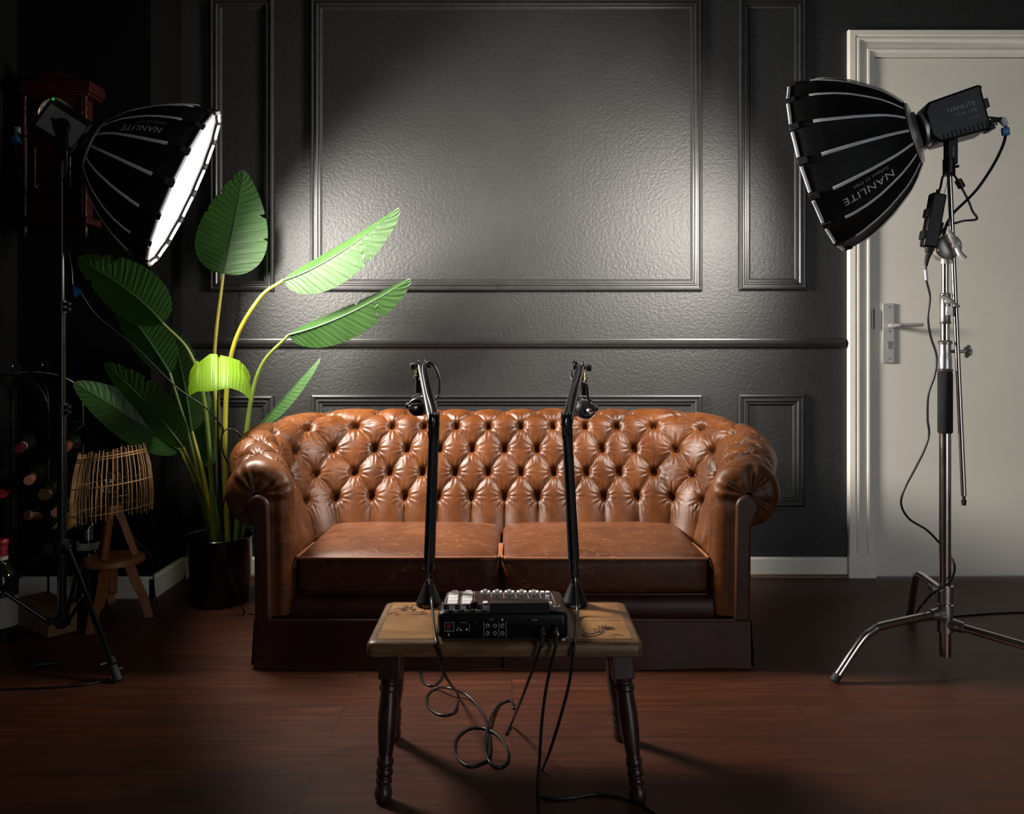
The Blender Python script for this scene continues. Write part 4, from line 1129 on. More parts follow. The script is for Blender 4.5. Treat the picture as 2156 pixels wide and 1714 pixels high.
# display, seen from behind its raised edge
a, c = T(880, 470), T(1705, 340); w_ = c.x - a.x
b = MB(); yb0, yb1 = a.y, c.y + .055
zz = lambda y: zF + slope * (y - MYF)
b.add([(a.x, yb0, zz(yb0) - .002), (c.x, yb0, zz(yb0) - .002), (c.x, yb1, zz(yb1) - .002), (a.x, yb1, zz(yb1) - .002), (a.x, yb0 + .006, zz(yb0) + .020), (c.x, yb0 + .006, zz(yb0) + .020), (c.x, yb1, zz(yb1) + .001), (a.x, yb1, zz(yb1) + .001)],
      [(0, 1, 2, 3), (4, 5, 6, 7), (0, 1, 5, 4), (1, 2, 6, 5), (2, 3, 7, 6), (3, 0, 4, 7)])
b.build('display', M['black_matte'], mixer, bevel=.0015)
q = T(1834, 385); b = MB(); b.torus(q + tn * .001, tn, .0072, .0013, 28, 8); b.build('record_ring', M['pad'], mixer)
b = MB(); b.lathe([(.006, 0), (.006, .002), (.005, .0028)], q, tn, 24); b.build('record_button', M['black_gloss'], mixer)
q0, q1 = T(1935, 448), T(1782, 462)
MB().text('RØDECaster', Vector((q0.x, q0.y, q0.z)) , -tx, -ty, height=.0032, width=q0.x - q1.x, lift=.0005).build('lettering', M['print'], mixer, sharp=None)
MB().text('PRO  II', T(1905, 436), -tx, -ty, height=.0022, width=.014, lift=.0005).build('lettering', M['grey_print'], mixer, sharp=None)
# ---- connector panel towards the camera
def bk_rect(x0_, y0_, x1_, y1_, name, mat, out=.001, par=mixer, bev=.0006):
    a, c = Bk(x0_, y1_), Bk(x1_, y0_); return MB().box2((a.x, MYF - out, a.z), (c.x, MYF + .002, c.z)).build(name, M[mat], par, bevel=bev)
pw = bk_rect(250, 612, 376, 736, 'power_plate', 'black_matte', .0006)
b = MB(); loop = [Bk(x, y, .0008) for x, y in ((246, 612), (376, 612), (376, 738), (246, 738))]
for i in range(4): b.tube([loop[i], loop[(i + 1) % 4]], .0004, 5)
b.build('plate_outline', M['print'], mixer)
q = Bk(298, 660); MB().lathe([(.0042, 0), (.0042, .002), (.0036, .0032)], (q.x, MYF, q.z), (0, -1, 0), 10).build('power_button', M['red'], mixer)
bk_rect(392, 590, 700, 772, 'port_plate', 'black_gloss', .0008)
b = MB()
for x0_, y0_, x1_, y1_ in ((800, 600, 800, 822), (1015, 600, 1015, 822), (1116, 600, 1116, 822), (598, 632, 598, 742), (455, 610, 552, 610), (552, 610, 560, 628)): b.tube([Bk(x0_, y0_, .0011), Bk(x1_, y1_, .0011)], .0004, 5)
b.build('panel_lines', M['print'], mixer)
for x, y in ((853, 655), (958, 655), (1063, 655), (853, 762), (958, 762), (1063, 762)):
    q = Bk(x, y); qq = Vector((q.x, MYF, q.z)); b = MB(); b.torus(qq + Vector((0, -.0006, 0)), (0, 1, 0), .0036, .0007, 22, 6); jk = b.build('headphone_jack', M['white_plastic'], mixer)
    MB().cyl(qq, qq + Vector((0, -.0007, 0)), .0032, seg=18).build('jack_hole', M['black_gloss'], jk)
for x in (1232, 1427, 1620, 1812):
    q = Bk(x, 705); qq = Vector((q.x, MYF, q.z)); b = MB(); b.lathe([(.0105, .0005), (.0098, .0016), (.0085, .0016), (.0080, -.001), (.004, -.002)], qq, (0, -1, 0), 26); b.build('combo_socket', M['black_gloss'], mixer)
b = MB(); q = Bk(445, 690); b.box((q.x, MYF - .0015, q.z), (.008, .002, .006)); b.build('usb_port', M['brushed'], mixer)
b = MB()
for x, y, s_, hh in ((853, 622, '2', .0022), (958, 622, '1', .0022), (853, 815, '4', .0022), (962, 815, '3', .0022), (1232, 622, '4', .0026), (1424, 622, '3', .0026), (1616, 622, '2', .0026), (1808, 630, '1', .0026), (1232, 815, '4', .0022), (1427, 820, '3', .0022), (645, 725, '2', .0028), (1066, 615, 'L', .0020), (1066, 815, 'R', .0020), (300, 712, 'HOLD TO', .0013), (300, 730, 'POWER', .0013), (450, 762, 'SD', .0016)):
    q = Bk(x, y, .0012); b.text(s_, q + Vector((hh * .35 * len(s_) , 0, 0)), (-1, 0, 0), (0, 0, -1), height=hh, lift=-.0004)
b.build('lettering', M['print_grey'], mixer, sharp=None)
b = MB()   # small pictograms: headphones, speaker, microphone, lock
q = Bk(908, 572, .0008); b.tube([q + Vector((.003 * math.cos(a), 0, .003 * math.sin(a))) for a in np.linspace(0, PI, 10)], .0004, 5); b.box(q + Vector((-.003, 0, -.001)), (.0013, .0008, .0026)); b.box(q + Vector((.003, 0, -.001)), (.0013, .0008, .0026))
q = Bk(1063, 572, .0008); b.box(q, (.0034, .0008, .0052))
q = Bk(1520, 575, .0008); b.box(q, (.0011, .0008, .005)); b.torus(q + Vector((-.0045, 0, 0)), (0, 1, 0), .0014, .0004, 12, 5); b.torus(q + Vector((.0045, 0, 0)), (0, 1, 0), .0014, .0004, 12, 5)
q = Bk(302, 788, .0008); b.box(q, (.0034, .0008, .0032)); b.torus(q + Vector((0, 0, .0022)), (0, 1, 0), .0012, .0004, 10, 5)
q = Bk(557, 710, .0012); b.lathe([(.0026, 0), (.0026, .0006)], q, (0, -1, 0), 14)
for dx in (-.0042, .0042): b.box(Bk(448, 718, .0012) + Vector((dx, 0, 0)), (.0036, .0008, .0032))
b.build('pictograms', M['print'], mixer)
bk_rect(326, 772, 372, 788, 'lock_slot', 'black_gloss', .0005)
q = Bk(1928, 850); MB().box((q.x, MYF - .0012, q.z), (.008, .003, .0055)).build('small_sticker', M['white_tape'], mixer, bevel=.001)
# cable plugs in the two right hand sockets belong to the cables (see below)

# ---------------------------------------------------------------- microphone arms
def mic_arm(sgn, bx, label, micl, el, tp, mic_px):
    D0 = 2.165
    base = Vector(((bx - CX) / F * D0, -D + D0, TZ))
    rt = thing('microphone_stand', label, 'microphone stand', base, 'boom arms clamped to the table')
    r0 = .0330
    b = MB(); b.lathe([(r0 - .001, .0), (r0, .001), (r0, .011), (r0 - .002, .014), (.0135, .054), (.012, .057), (.0, .0575)], base, (0, 0, 1), 36); bs = b.build('base', M['black_plastic'], rt, sharp=35)
    def warp(a, bb):
        th = -PI / 2 + (a - .0125) / r0; return base + Vector((r0 + .0004) * Vector((math.cos(th), math.sin(th), 0))) + Vector((0, 0, .0028 + bb))
    MB().text('RØDE', None, None, None, height=.0062, width=.025, warp=warp).build('lettering', M['print'], bs, sharp=None)
    piv = P(bx + sgn * -1, 1200, D0); pv2 = P(bx, 1172, D0)
    b = MB(); b.cyl(base + Vector((0, 0, .055)), Vector((base.x, base.y, piv.z - .012)), .0065, seg=16); b.cyl(base + Vector((0, 0, .056)), base + Vector((0, 0, .064)), .010, seg=18); b.build('pivot_post', M['black_gloss'], rt)
    E = P(el[0], el[1], D0 + .01); Tt = P(tp[0], tp[1], 2.50)
    # lower joint: two cheeks with bolts
    j = Vector((base.x + (E.x - base.x) * .06, base.y, piv.z + .006)); up = (E - j).normalized(); side = Vector((1, 0, 0)); side = (side - up * side.dot(up)).normalized(); fw = up.cross(side)
    R = Matrix((side, fw, up)).transposed()
    def cheek(bb, c, hw, ln, dirn, sd, th=.005):
        u = dirn.normalized(); s_ = (sd - u * sd.dot(u)).normalized(); w2 = u.cross(s_); pts = []
        for k in range(20):
            a = 2 * PI * k / 20; pts.append((hw * math.cos(a), (ln - hw) * (1 if math.sin(a) > 0 else -1) * (abs(math.sin(a)) > .01) + hw * math.sin(a)))
        bb.prism(pts, -th / 2, th / 2, c, w2, u, s_)
    b = MB()
    for sx_ in (-.0085, .0085): cheek(b, j + side * sx_, .013, .028, up, side)
    b.box(j, (.009, .016, .03), R); jo = b.build('lower_joint', M['black_plastic'], rt, bevel=.001)
    b = MB()
    for sx_ in (-1, 1): b.cyl(j + side * (sx_ * .010), j + side * (sx_ * .0155), .0038, seg=12)
    b.build('bolt', M['steel'], jo)
    b = MB(); p0, p1 = j + up * .022, E - up * .03
    v = []; f = []
    def sleeve(bb, a, c, w0, w1, d0, d1):
        u = (c - a).normalized(); s_ = Vector((1, 0, 0)); s_ = (s_ - u * s_.dot(u)).normalized(); w2 = u.cross(s_); v = []; N = 8; K = 16
        for i in range(N + 1):
            t = i / N; q = a + (c - a) * t; ww = (w0 + (w1 - w0) * t) / 2; dd = (d0 + (d1 - d0) * t) / 2
            for k in range(K):
                al = 2 * PI * k / K; cs_, sn = math.cos(al), math.sin(al)
                v.append(q + s_ * ww * math.copysign(abs(cs_) ** .6, cs_) + w2 * dd * math.copysign(abs(sn) ** .6, sn))
        f = [(i * K + k, i * K + (k + 1) % K, (i + 1) * K + (k + 1) % K, (i + 1) * K + k) for i in range(N) for k in range(K)]
        f += [tuple(range(K)), tuple(N * K + k for k in range(K))]
        bb.add(v, f)
    sleeve(b, p0, p1, .0295, .0265, .030, .028); la = b.build('lower_arm', M['black_matte'], rt)
    mdl = p0 + (p1 - p0) * .55 + Vector((0, -.0155, 0))
    # elbow
    b = MB(); mid = (up + (Tt - E).normalized() * .2).normalized()
    for sx_ in (-.011, -.004, .004, .011): cheek(b, E + side * sx_ - up * .004, .0155, .036, up, side, .0052)
    el_o = b.build('elbow_joint', M['black_plastic'], rt, bevel=.001)
    b = MB(); b.cyl(E - side * .0135, E + side * .0135, .006, seg=16); b.cyl(E + side * sgn * -.0135, E + side * sgn * -.0155, .003, seg=10); b.build('bolt', M['steel'], el_o)
    # upper arm reaching away over the sofa
    b = MB(); u2 = (Tt - E).normalized(); sleeve(b, E + u2 * .012, Tt - u2 * .01,     .030, .027, .022, .021); ua = b.build('upper_arm', M['black_plastic'], rt)
    s2 = Vector((1, 0, 0)); s2 = (s2 - u2 * s2.dot(u2)).normalized(); n2 = s2.cross(u2)
    b = MB()
    for t in (.18, .90): q = E + (Tt - E) * t + n2 * .0105; b.box(q, (.007, .008, .005), Matrix((s2, u2, n2)).transposed())
    b.build('cable_clip', M['black_plastic'], ua)
    # head joint with thumb knob
    b = MB()
    for sx_ in (-.0095, .0095): cheek(b, Tt + s2 * sx_ + Vector((0, .004, .002)), .010, .017, Vector((0, .2, 1)), s2, .0045)
    hj = b.build('head_joint', M['black_gloss'], rt, bevel=.0008)
    kd = -sgn if False else sgn
    b = MB(); b.cyl(Tt + s2 * (sgn * .012), Tt + s2 * (sgn * .019), .005, seg=14); b.lathe([(.0095, .019), (.0105, .020), (.0105, .032), (.0095, .0335)], Tt, s2 * sgn, 18); b.cyl(Tt - s2 * (sgn * .012), Tt - s2 * (sgn * .026), .0085, seg=16); b.build('thumb_knob', M['black_rubber'], hj)
    # microphone hanging from it
    mc = P(mic_px[0], mic_px[1], 2.535)
    mr = thing('microphone', micl, 'microphone', mc, 'microphones hung on the boom arms')
    st_ = Vector((Tt.x + sgn * .010, Tt.y + .006, Tt.z))
    b = MB(); b.lathe([(.009, -.012), (.009, -.018), (.0135, -.019), (.0135, -.025), (.010, -.026), (.010, -.029), (.0165, -.030), (.0165, -.036), (.010, -.037), (.010, -.042)], st_, (0, 0, 1), 22); b.build('thread_adapter', M['gold'], mr)
    topm = st_ + Vector((0, 0, -.042)); R1 = .0275
    ax = Vector((-sgn * .30, 1, .06)).normalized()                # towards the sitter
    rt_ = ax.cross(Vector((0, 0, 1))).normalized(); upv = rt_.cross(ax).normalized()
    b = MB(); b.tube([topm, mc + Vector((0, 0, R1 + .008)) + (topm - mc - Vector((0, 0, R1 + .008))) * .25], [.010, .0115], 18); b.build('mount', M['black_matte'], mr)
    b = MB(); b.lathe([(.0001, -.024), (.012, -.024), (R1 - .003, -.022), (R1, -.018), (R1, .012), (R1 + .001, .014), (R1 + .001, .018), (R1, .020), (R1, .050), (R1 + .002, .052), (R1 + .002, .072), (R1 - .004, .082), (.0001, .084)], mc, ax, 40); body = b.build('body', M['black_plastic'], mr, sharp=35)
    b = MB()
    for h in (.004, .060): b.lathe([(R1 + .0022, h), (R1 + .0028, h + .002), (R1 + .0022, h + .004)], mc, ax, 36)
    b.build('trim_ring', M['brushed'], body)
    b = MB(); hoop = []
    for k in range(19):
        a = PI * k / 18; hoop.append(mc + ax * .020 + rt_ * ((R1 + .0075) * math.cos(a)) + upv * ((R1 + .0075) * math.sin(a) ** .8))
    v = []; f = []
    for q in hoop:
        rad = (q - mc - ax * .02).normalized()
        v += [q - ax * .009 - rad * .0015, q + ax * .009 - rad * .0015, q + ax * .009 + rad * .0015, q - ax * .009 + rad * .0015]
    for i in range(18):
        for k in range(4): f.append((i * 4 + k, i * 4 + (k + 1) % 4, i * 4 + 4 + (k + 1) % 4, i * 4 + 4 + k))
    f += [(0, 1, 2, 3), (72, 73, 74, 75)]
    b.add(v, f); b.build('yoke', M['black_plastic'], mr, bevel=.0006)
    b = MB()
    for s_ in (-1, 1): q = mc + ax * .020 + rt_ * (s_ * (R1 + .004)); b.cyl(q, q + rt_ * (s_ * .018), .0095, seg=18)
    b.build('side_knob', M['black_rubber'], mr, bevel=.001)
    rear = mc - ax * .0245
    O = rear - rt_ * -.013 + upv * (.008 if sgn < 0 else -.008)
    if sgn < 0: MB().text('PODMIC', rear - ax * .0006 - rt_ * .015 + upv * .010, rt_, upv, height=.0042, width=.026, lift=.0003).build('lettering', M['print'], body, sharp=None)
    else: MB().text('PODMIC', rear - ax * .0006 + rt_ * .016 - upv * .012, -rt_, -upv, height=.0042, width=.026, lift=.0003).build('lettering', M['print'], body, sharp=None)
    b = MB(); b.cyl(rear + ax * .002, rear - ax * .026, .0082, .0075, seg=20); pl = b.build('cable_plug', M['brushed'], mr)
    return dict(E=E, T=Tt, j=j, base=base, plug=rear - ax * .026, ax=ax, n2=n2, s2=s2, up=up)
ma = mic_arm(-1, 903, 'black articulated boom arm clamped to the left end of the table', 'black broadcast microphone hanging from the left boom arm', (914, 893), (888, 770), (882, 856))
mb_ = mic_arm(1, 1210, 'black articulated boom arm clamped to the right end of the table', 'black broadcast microphone hanging from the right boom arm', (1193, 893), (1222, 773), (1231, 862))

# ---------------------------------------------------------------- microphone cables
def cable(name, label, pts, r=.0036, n=8, group=None, cat='cable', mat='cable'):
    sp = smooth_path(pts, n); o = MB().tube(sp, r, 8).build(name, M[mat], None, sharp=None); o.data.shade_smooth()
    return tag(o, label, cat, group)
def Fl(px, py, z=.0032): return hit(px, py, (0, 0, z), Vector((0, 0, 1)))
def arm_run(m, sgn):
    q = [m['plug'], m['plug'] - m['ax'] * .02 + Vector((-sgn * .004, 0, .01))]
    lp = P(926 if sgn < 0 else 1236, 828 if sgn < 0 else 830, 2.49)
    if sgn < 0: q += [P(916, 842, 2.48), P(926, 805, 2.49), P(915, 772, 2.49), P(899, 762, 2.485)]
    else: q += [P(1238, 838, 2.46), P(1236, 815, 2.45), P(1229, 806, 2.44), P(1206, 800, 2.43), P(1204, 778, 2.47), P(1208, 762, 2.49), P(1216, 768, 2.485)]
    q += [m['E'] + (m['T'] - m['E']) * .85 + m['n2'] * .0155, m['E'] + (m['T'] - m['E']) * .45 + m['n2'] * .0150 - m['s2'] * .003, m['E'] + (m['T'] - m['E']) * .18 + m['n2'] * .0150, m['E'] + Vector((0, -.021, .012)), m['E'] + Vector((0, -.022, -.035)) ]
    return q
def low_run(m, px): return [m['E'] + (m['j'] - m['E']) * t + Vector((0, -.0215, 0)) for t in (.35, .7)] + [m['j'] + Vector((0, -.030, .0)), P(px, 1232, 2.112)]
LCAB = arm_run(ma, -1) + low_run(ma, 904) + [P(909, 1268, 2.085), P(914, 1320, 1.96), P(919, 1352, 1.888), P(926, 1372, 1.884), P(933, 1412, 1.92), P(948, 1440, 2.02),
        Fl(965, 1465, .016), Fl(957, 1496, .006), Fl(930, 1506), Fl(903, 1490), Fl(899, 1466), Fl(917, 1450, .004), Fl(945, 1449, .022), Fl(985, 1465, .012), Fl(1015, 1500), Fl(1030, 1545), Fl(1029, 1590, .006), Fl(1016, 1606), Fl(985, 1613), Fl(960, 1590), Fl(960, 1558), Fl(985, 1535), Fl(1020, 1534, .004), Fl(1050, 1550, .006), Fl(1068, 1580), Fl(1066, 1606), Fl(1048, 1616), Fl(1028, 1600, .010), Fl(1021, 1565, .012), Fl(1030, 1520, .010), Fl(1050, 1485), Fl(1075, 1475), Fl(1082, 1492)]
cable('microphone_cable', 'black cable from the left microphone, coiled in loops on the floor under the table', LCAB, group=None)
cable('microphone_cable', 'short black cable loop lying on the floor just behind the left table legs', [Fl(931, 1400), Fl(931, 1422), Fl(921, 1438), Fl(905, 1444), Fl(890, 1434), Fl(886, 1414), Fl(896, 1400), Fl(912, 1397)], group=None)
RCAB = arm_run(mb_, 1) + low_run(mb_, 1214) + [P(1216, 1290, 2.07), P(1212, 1340, 1.93), P(1209, 1358, 1.886), P(1206, 1380, 1.878), P(1198, 1440, 1.90), P(1180, 1510, 1.90), P(1158, 1580, 1.92), Fl(1141, 1622), Fl(1134, 1650), Fl(1138, 1674), Fl(1158, 1681), Fl(1200, 1680), Fl(1260, 1672), Fl(1330, 1686), Fl(1380, 1714), Fl(1420, 1745)]
cable('microphone_cable', 'black cable from the right microphone, dropping past the table and along the floor', RCAB)
def plug_cable(x, label, pts):
    q = Bk(x, 705); q = Vector((q.x, MYF - .002, q.z)); ax = Vector((0, -1, -.38)).normalized()
    root = thing('audio_cable', label, 'cable', q)
    b = MB(); b.lathe([(.0075, .0), (.0080, .003), (.0078, .020), (.0068, .026)], q, ax, 22)
    for k in range(6):
        a = k * PI / 3; b.box(q + ax * .014 + (Vector((1, 0, 0)) * math.cos(a) + ax.cross(Vector((1, 0, 0))) * math.sin(a)) * .0072, (.002, .012, .003))
    b.build('plug', M['steel'], root); e = q + ax * .026
    b = MB(); b.lathe([(.0060, 0), (.0058, .008), (.0036, .022)], e, Vector((0, -.55, -1)).normalized(), 18); b.build('strain_relief', M['black_rubber'], root)
    s = e + Vector((0, -.55, -1)).normalized() * .018
    MB().tube(smooth_path([s] + pts, 8), .0036, 8).build('cord', M['cable'], root, sharp=None)
plug_cable(1620, 'black cable plugged into the mixer, second socket from its right end', [P(1138, 1362, 1.875), P(1128, 1392, 1.88), P(1110, 1440, 1.94), P(1095, 1480, 2.02), Fl(1078, 1520, .02), Fl(1070, 1536), Fl(1066, 1546)])
plug_cable(1812, 'black cable plugged into the rightmost mixer socket, hanging straight to the floor', [P(1170, 1362, 1.872), P(1163, 1390, 1.865), P(1150, 1450, 1.85), P(1141, 1520, 1.83), P(1136, 1600, 1.80), P(1132, 1660, 1.78), Fl(1134, 1716), Fl(1136, 1760)])
# ================================================================ dark corner on the left
# ---- stool and lamp
SD_ = 3.12; sc_ = P(241, 1180, SD_); SZ = P(0, 1172, SD_).z
stool = thing('plant_stool', 'small round wooden stool with three curved legs under the rattan lamp', 'stool', (sc_.x, sc_.y, 0))
b = MB(); b.lathe([(.0001, SZ - .024), (.098, SZ - .024), (.106, SZ - .020), (.107, SZ - .006), (.103, SZ), (.0001, SZ)], (sc_.x, sc_.y, 0), (0, 0, 1), 44, cap=False); b.build('seat', M['lamp_wood'], stool, sharp=50)
for fx, fy, fd in ((188, 1336, 2.97), (322, 1298, 3.17), (234, 1262, 3.35)):
    ft = Vector(((fx - CX) / F * fd, -D + fd, 0)); d = Vector((ft.x - sc_.x, ft.y - sc_.y, 0)); L = d.length; d.normalize(); sd = d.cross(Vector((0, 0, 1))); b = MB(); v = []
    prof_ = [(.045, SZ - .022, .030), (.060, SZ - .06, .030), (.075, SZ * .55, .028), (.100, SZ * .32, .026), (L - .03, .07, .025), (L - .012, .001, .024)]
    pth = smooth_path([(r, z, w_) for r, z, w_ in prof_], 6)
    for p in pth:
        c = Vector((sc_.x, sc_.y, p.y)) + d * p.x
        for a, s_ in ((-1, -1), (1, -1), (1, 1), (-1, 1)): v.append(c + d * (a * p.z * .62) + sd * (s_ * .013))
    f = [(i * 4 + k, i * 4 + (k + 1) % 4, i * 4 + 4 + (k + 1) % 4, i * 4 + 4 + k) for i in range(len(pth) - 1) for k in range(4)] + [(0, 1, 2, 3), tuple(len(pth) * 4 - 4 + k for k in range(4))]
    b.add(v, f); b.build('leg', M['lamp_wood'], stool, sharp=40, bevel=.003)
lamp = thing('table_lamp', 'table lamp with an open rattan cane shade on a wooden tripod, standing on the stool', 'lamp', (sc_.x, sc_.y, SZ))
zt_ = P(0, 1068, SD_).z; b = MB(); apex = Vector((sc_.x - .003, sc_.y, zt_))
b.lathe([(.017, -.03), (.022, -.02), (.024, 0), (.020, .008), (.0001, .010)], apex, (0, 0, 1), 20); b.build('leg_joint', M['lamp_wood'], lamp)
for az, rad in ((-95, .066), (25, .072), (155, .075)):
    a = math.radians(az); d = Vector((math.cos(a), math.sin(a), 0)); p0 = apex + d * .012 + Vector((0, 0, .004)); p1 = Vector((sc_.x, sc_.y, SZ + .0005)) + d * rad; u = (p1 - p0); L = u.length; u.normalize(); sd = d.cross(Vector((0, 0, 1))); w2 = u.cross(sd)
    Rm = Matrix((sd, w2, u)).transposed(); b = MB(); b.box((p0 + p1) / 2, (.014, .026, L), Rm); b.build('leg', M['lamp_wood'], lamp, bevel=.002)
zs0, zs1 = P(0, 1078, SD_).z, P(0, 952, SD_).z
r0_, r1_ = .140, .117; b = MB(); rnd = random.Random(5); cxy = Vector((sc_.x - .008, sc_.y, 0)); til = Vector((.035, 0, 0))
def shp(a, t): r = r0_ + (r1_ - r0_) * t + .010 * math.sin(PI * t) ; z = zs0 + (zs1 - zs0) * t; return cxy + Vector((r * math.cos(a), r * math.sin(a), z + .018 * math.cos(a) * (1 if t < 2 else 0)))
NST = 50
for k in range(NST):
    a = 2 * PI * (k + rnd.uniform(-.2, .2)) / NST; e0, e1_ = rnd.uniform(-.10, -.02), rnd.uniform(1.02, 1.09); da = rnd.uniform(-.05, .05)
    b.tube([shp(a, e0), shp(a + da * .3, .3), shp(a + da * .7, .7), shp(a + da, e1_)], .0020, 6)
for t, rr_ in ((.06, .0024), (.50, .0022), (.97, .003), (.93, .0022)):
    b.tube([shp(2 * PI * k / 48, t) for k in range(48)], rr_, 6, closed=True)
b.build('shade', M['rattan'], lamp)
b = MB(); zr_ = zs0 + (zs1 - zs0) * .30
ring = [cxy + Vector((.066 * math.cos(a), .066 * math.sin(a), zr_)) for a in np.linspace(0, 2 * PI, 33)[:-1]]; b.tube(ring, .0015, 6, closed=True)
for k in range(3): a = k * 2 * PI / 3 + .4; b.tube([cxy + Vector((.066 * math.cos(a), .066 * math.sin(a), zr_)), shp(a, .97)], .0015, 6)
b.build('shade_carrier', M['steel'], lamp)
b = MB(); b.cyl(apex + Vector((0, 0, .008)), apex + Vector((0, 0, .055)), .016, seg=18); b.build('bulb_socket', M['black_plastic'], lamp)
b = MB(); b.lathe([(.012, .052), (.014, .06), (.026, .085), (.030, .105), (.024, .128), (.0001, .137)], apex, (0, 0, 1), 22); b.build('bulb', M['glass_bulb'], lamp)
cable('lamp_cord', 'thin black cord behind the rattan lamp, hanging over the edge of the stool', [Vector((sc_.x + .03, sc_.y + .03, SZ + .10)), Vector((sc_.x + .06, sc_.y + .045, SZ + .05)), Vector((sc_.x + .095, sc_.y + .05, SZ + .012)), Vector((sc_.x + .118, sc_.y + .05, SZ - .02)), Vector((sc_.x + .112, sc_.y + .09, .08)), Vector((sc_.x + .10, sc_.y + .15, .004))], r=.0025)
# ---- wooden wine box
nb = Vector(((120 - CX) / 597 - .03, -D + 2.93, 0)); da_ = Vector((.60, .80, 0)); db_ = Vector((-.8, .6, 0)).normalized()
bx = thing('wooden_box', 'low pale wooden box on the floor behind the left light stand', 'box', nb + da_ * .05 + db_ * .12)
Rb = Matrix((da_, db_, Vector((0, 0, 1)))).transposed(); cb = nb + da_ * .05 + db_ * .12
b = MB(); b.box(cb + Vector((0, 0, .046)), (.10, .24, .090), Rb); b.build('case', M['crate_wood'], bx, bevel=.002)
b = MB(); b.box(cb + Vector((0, 0, .096)), (.104, .244, .010), Rb); b.build('lid', M['crate_wood'], bx, bevel=.002)
# ---- bottles
def bottle(name, label, o, ax, R0, H, foil, group, lab=None, foil_band=None, labmat='label_paper', neck=.0145, body='bottle', text=None):
    o = Vector(o); ax = Vector(ax).normalized(); rt = thing(name, label, 'bottle', o, group); k = H / .30
    MB().lathe([(.0001, .006), (R0 * .7, .002), (R0 * .96, .0), (R0, .008), (R0, .175 * k), (R0 * .97, .19 * k), (R0 * .80, .208 * k), (R0 * .5, .222 * k), (neck, .235 * k), (neck * .93, .285 * k), (neck * 1.12, .287 * k), (neck * 1.12, .297 * k), (.0001, H)], o, ax, 32, cap=False).build('glass', M[body], rt, sharp=60)
    MB().lathe([(neck * 1.06, .242 * k), (neck * 1.04, .284 * k), (neck * 1.2, .286 * k), (neck * 1.2, .299 * k), (neck * 1.1, .3015 * k), (.0001, .302 * k)], o, ax, 26, cap=False).build('capsule', M[foil], rt, sharp=50)
    if foil_band: MB().lathe([(neck * 1.10, .2405 * k), (neck * 1.10, .252 * k)], o, ax, 26, cap=False).build('capsule_band', M[foil_band], rt)
    if lab:
        b = MB(); u = Vector((0, -1, 0)); u = (u - ax * u.dot(ax)).normalized(); w2 = ax.cross(u); v = []
        N = 26
        for i in range(N + 1):
            a = (i / N - .5) * 3.6
            for h in lab: v.append(o + ax * (h * k) + (u * math.cos(a) + w2 * math.sin(a)) * (R0 + .0006))
        b.add(v, [(i * 2, i * 2 + 2, i * 2 + 3, i * 2 + 1) for i in range(N)]); lb = b.build('label', M[labmat], rt)
        if text:
            for body_, h0, hh, wd in text:
                def warp(a_, bb):
                    al = (a_ - wd / 2) / R0; return o + ax * (h0 * k + bb) + (u * math.cos(al) + w2 * math.sin(al)) * (R0 + .0012)
                MB().text(body_, None, None, None, height=hh, width=wd, warp=warp).build('lettering', M['black_matte'], lb, sharp=None)
    return rt
mo = Vector(((4 - CX) / 600, -D + 2.917, 0))
bottle('wine_bottle', 'large standing wine bottle with red capsule and white label at the left edge', mo + Vector((0, 0, .001)), (0, 0, 1), .052, .350, 'red_foil', None, lab=(.045, .135), foil_band='label_paper', neck=.0175,
       text=(('LA BOTTE', .112, .008, .060), ('di vino', .088, .012, .05), ('ROSSO', .062, .006, .03)))
bottle('sparkling_wine_bottle', 'standing sparkling wine bottle with silver foil neck between rack and stool', Vector(((181 - CX) / 538, -D + 3.27, .001)), (0, 0, 1), .042, .335, 'foil_silver', None, lab=(.21, .235), neck=.0175)
# wine rack of bent iron wire
RKX0, RKX1, RKY0, RKY1 = -2.02, -1.735, -.62, -.37
rack = thing('wine_rack', 'black wire wine rack with crossed hoops on top in the dark left corner', 'wine rack', ((RKX0 + RKX1) / 2, (RKY0 + RKY1) / 2, 0))
rcx = (RKX0 + RKX1) / 2
def hoop(y, xa, xb, top):
    r = (xb - xa) / 2; q = [Vector((xa, y, 0)), Vector((xa, y, top - r))]
    q += [Vector(((xa + xb) / 2 - r * math.cos(a), y, top - r + r * math.sin(a))) for a in np.linspace(0, PI, 20)[1:-1]]
    return q + [Vector((xb, y, top - r)), Vector((xb, y, 0))]
ztop = P(0, 788, 3.13).z
b = MB()
b.tube(hoop(RKY0, RKX0, RKX1, ztop), .0042, 8); b.tube(hoop(RKY1, RKX0 + .0, RKX1, ztop + .0), .0042, 8)
b.build('hoop', M['wire'], rack)
b = MB()
for s_ in ((0, 1), (1, 0)):
    pts = []
    for a in np.linspace(0, PI, 22):
        x = rcx - .142 * math.cos(a); t = (1 - math.cos(a)) / 2; y = RKY0 + (RKY1 - RKY0) * (t if s_[0] == 0 else 1 - t); pts.append((x, y, ztop - .12 + .125 * math.sin(a) ** .8))
    b.tube(pts, .004, 8)
b.build('cross_hoop', M['wire'], rack)
b = MB()
for cx_, yy in ((rcx - .035, RKY0), (rcx + .02, RKY0), (rcx - .01, RKY1), (rcx + .06, RKY1)):
    pts = [(cx_ + .012 * math.cos(a), yy, ztop + .022 + .020 * math.sin(a) + .004 * a) for a in np.linspace(-1.5, 3.6, 16)]; b.tube(pts, .0025, 6)
b.build('scroll', M['wire'], rack)
levels = [.22, .345, .47, .595, .72]
b = MB()
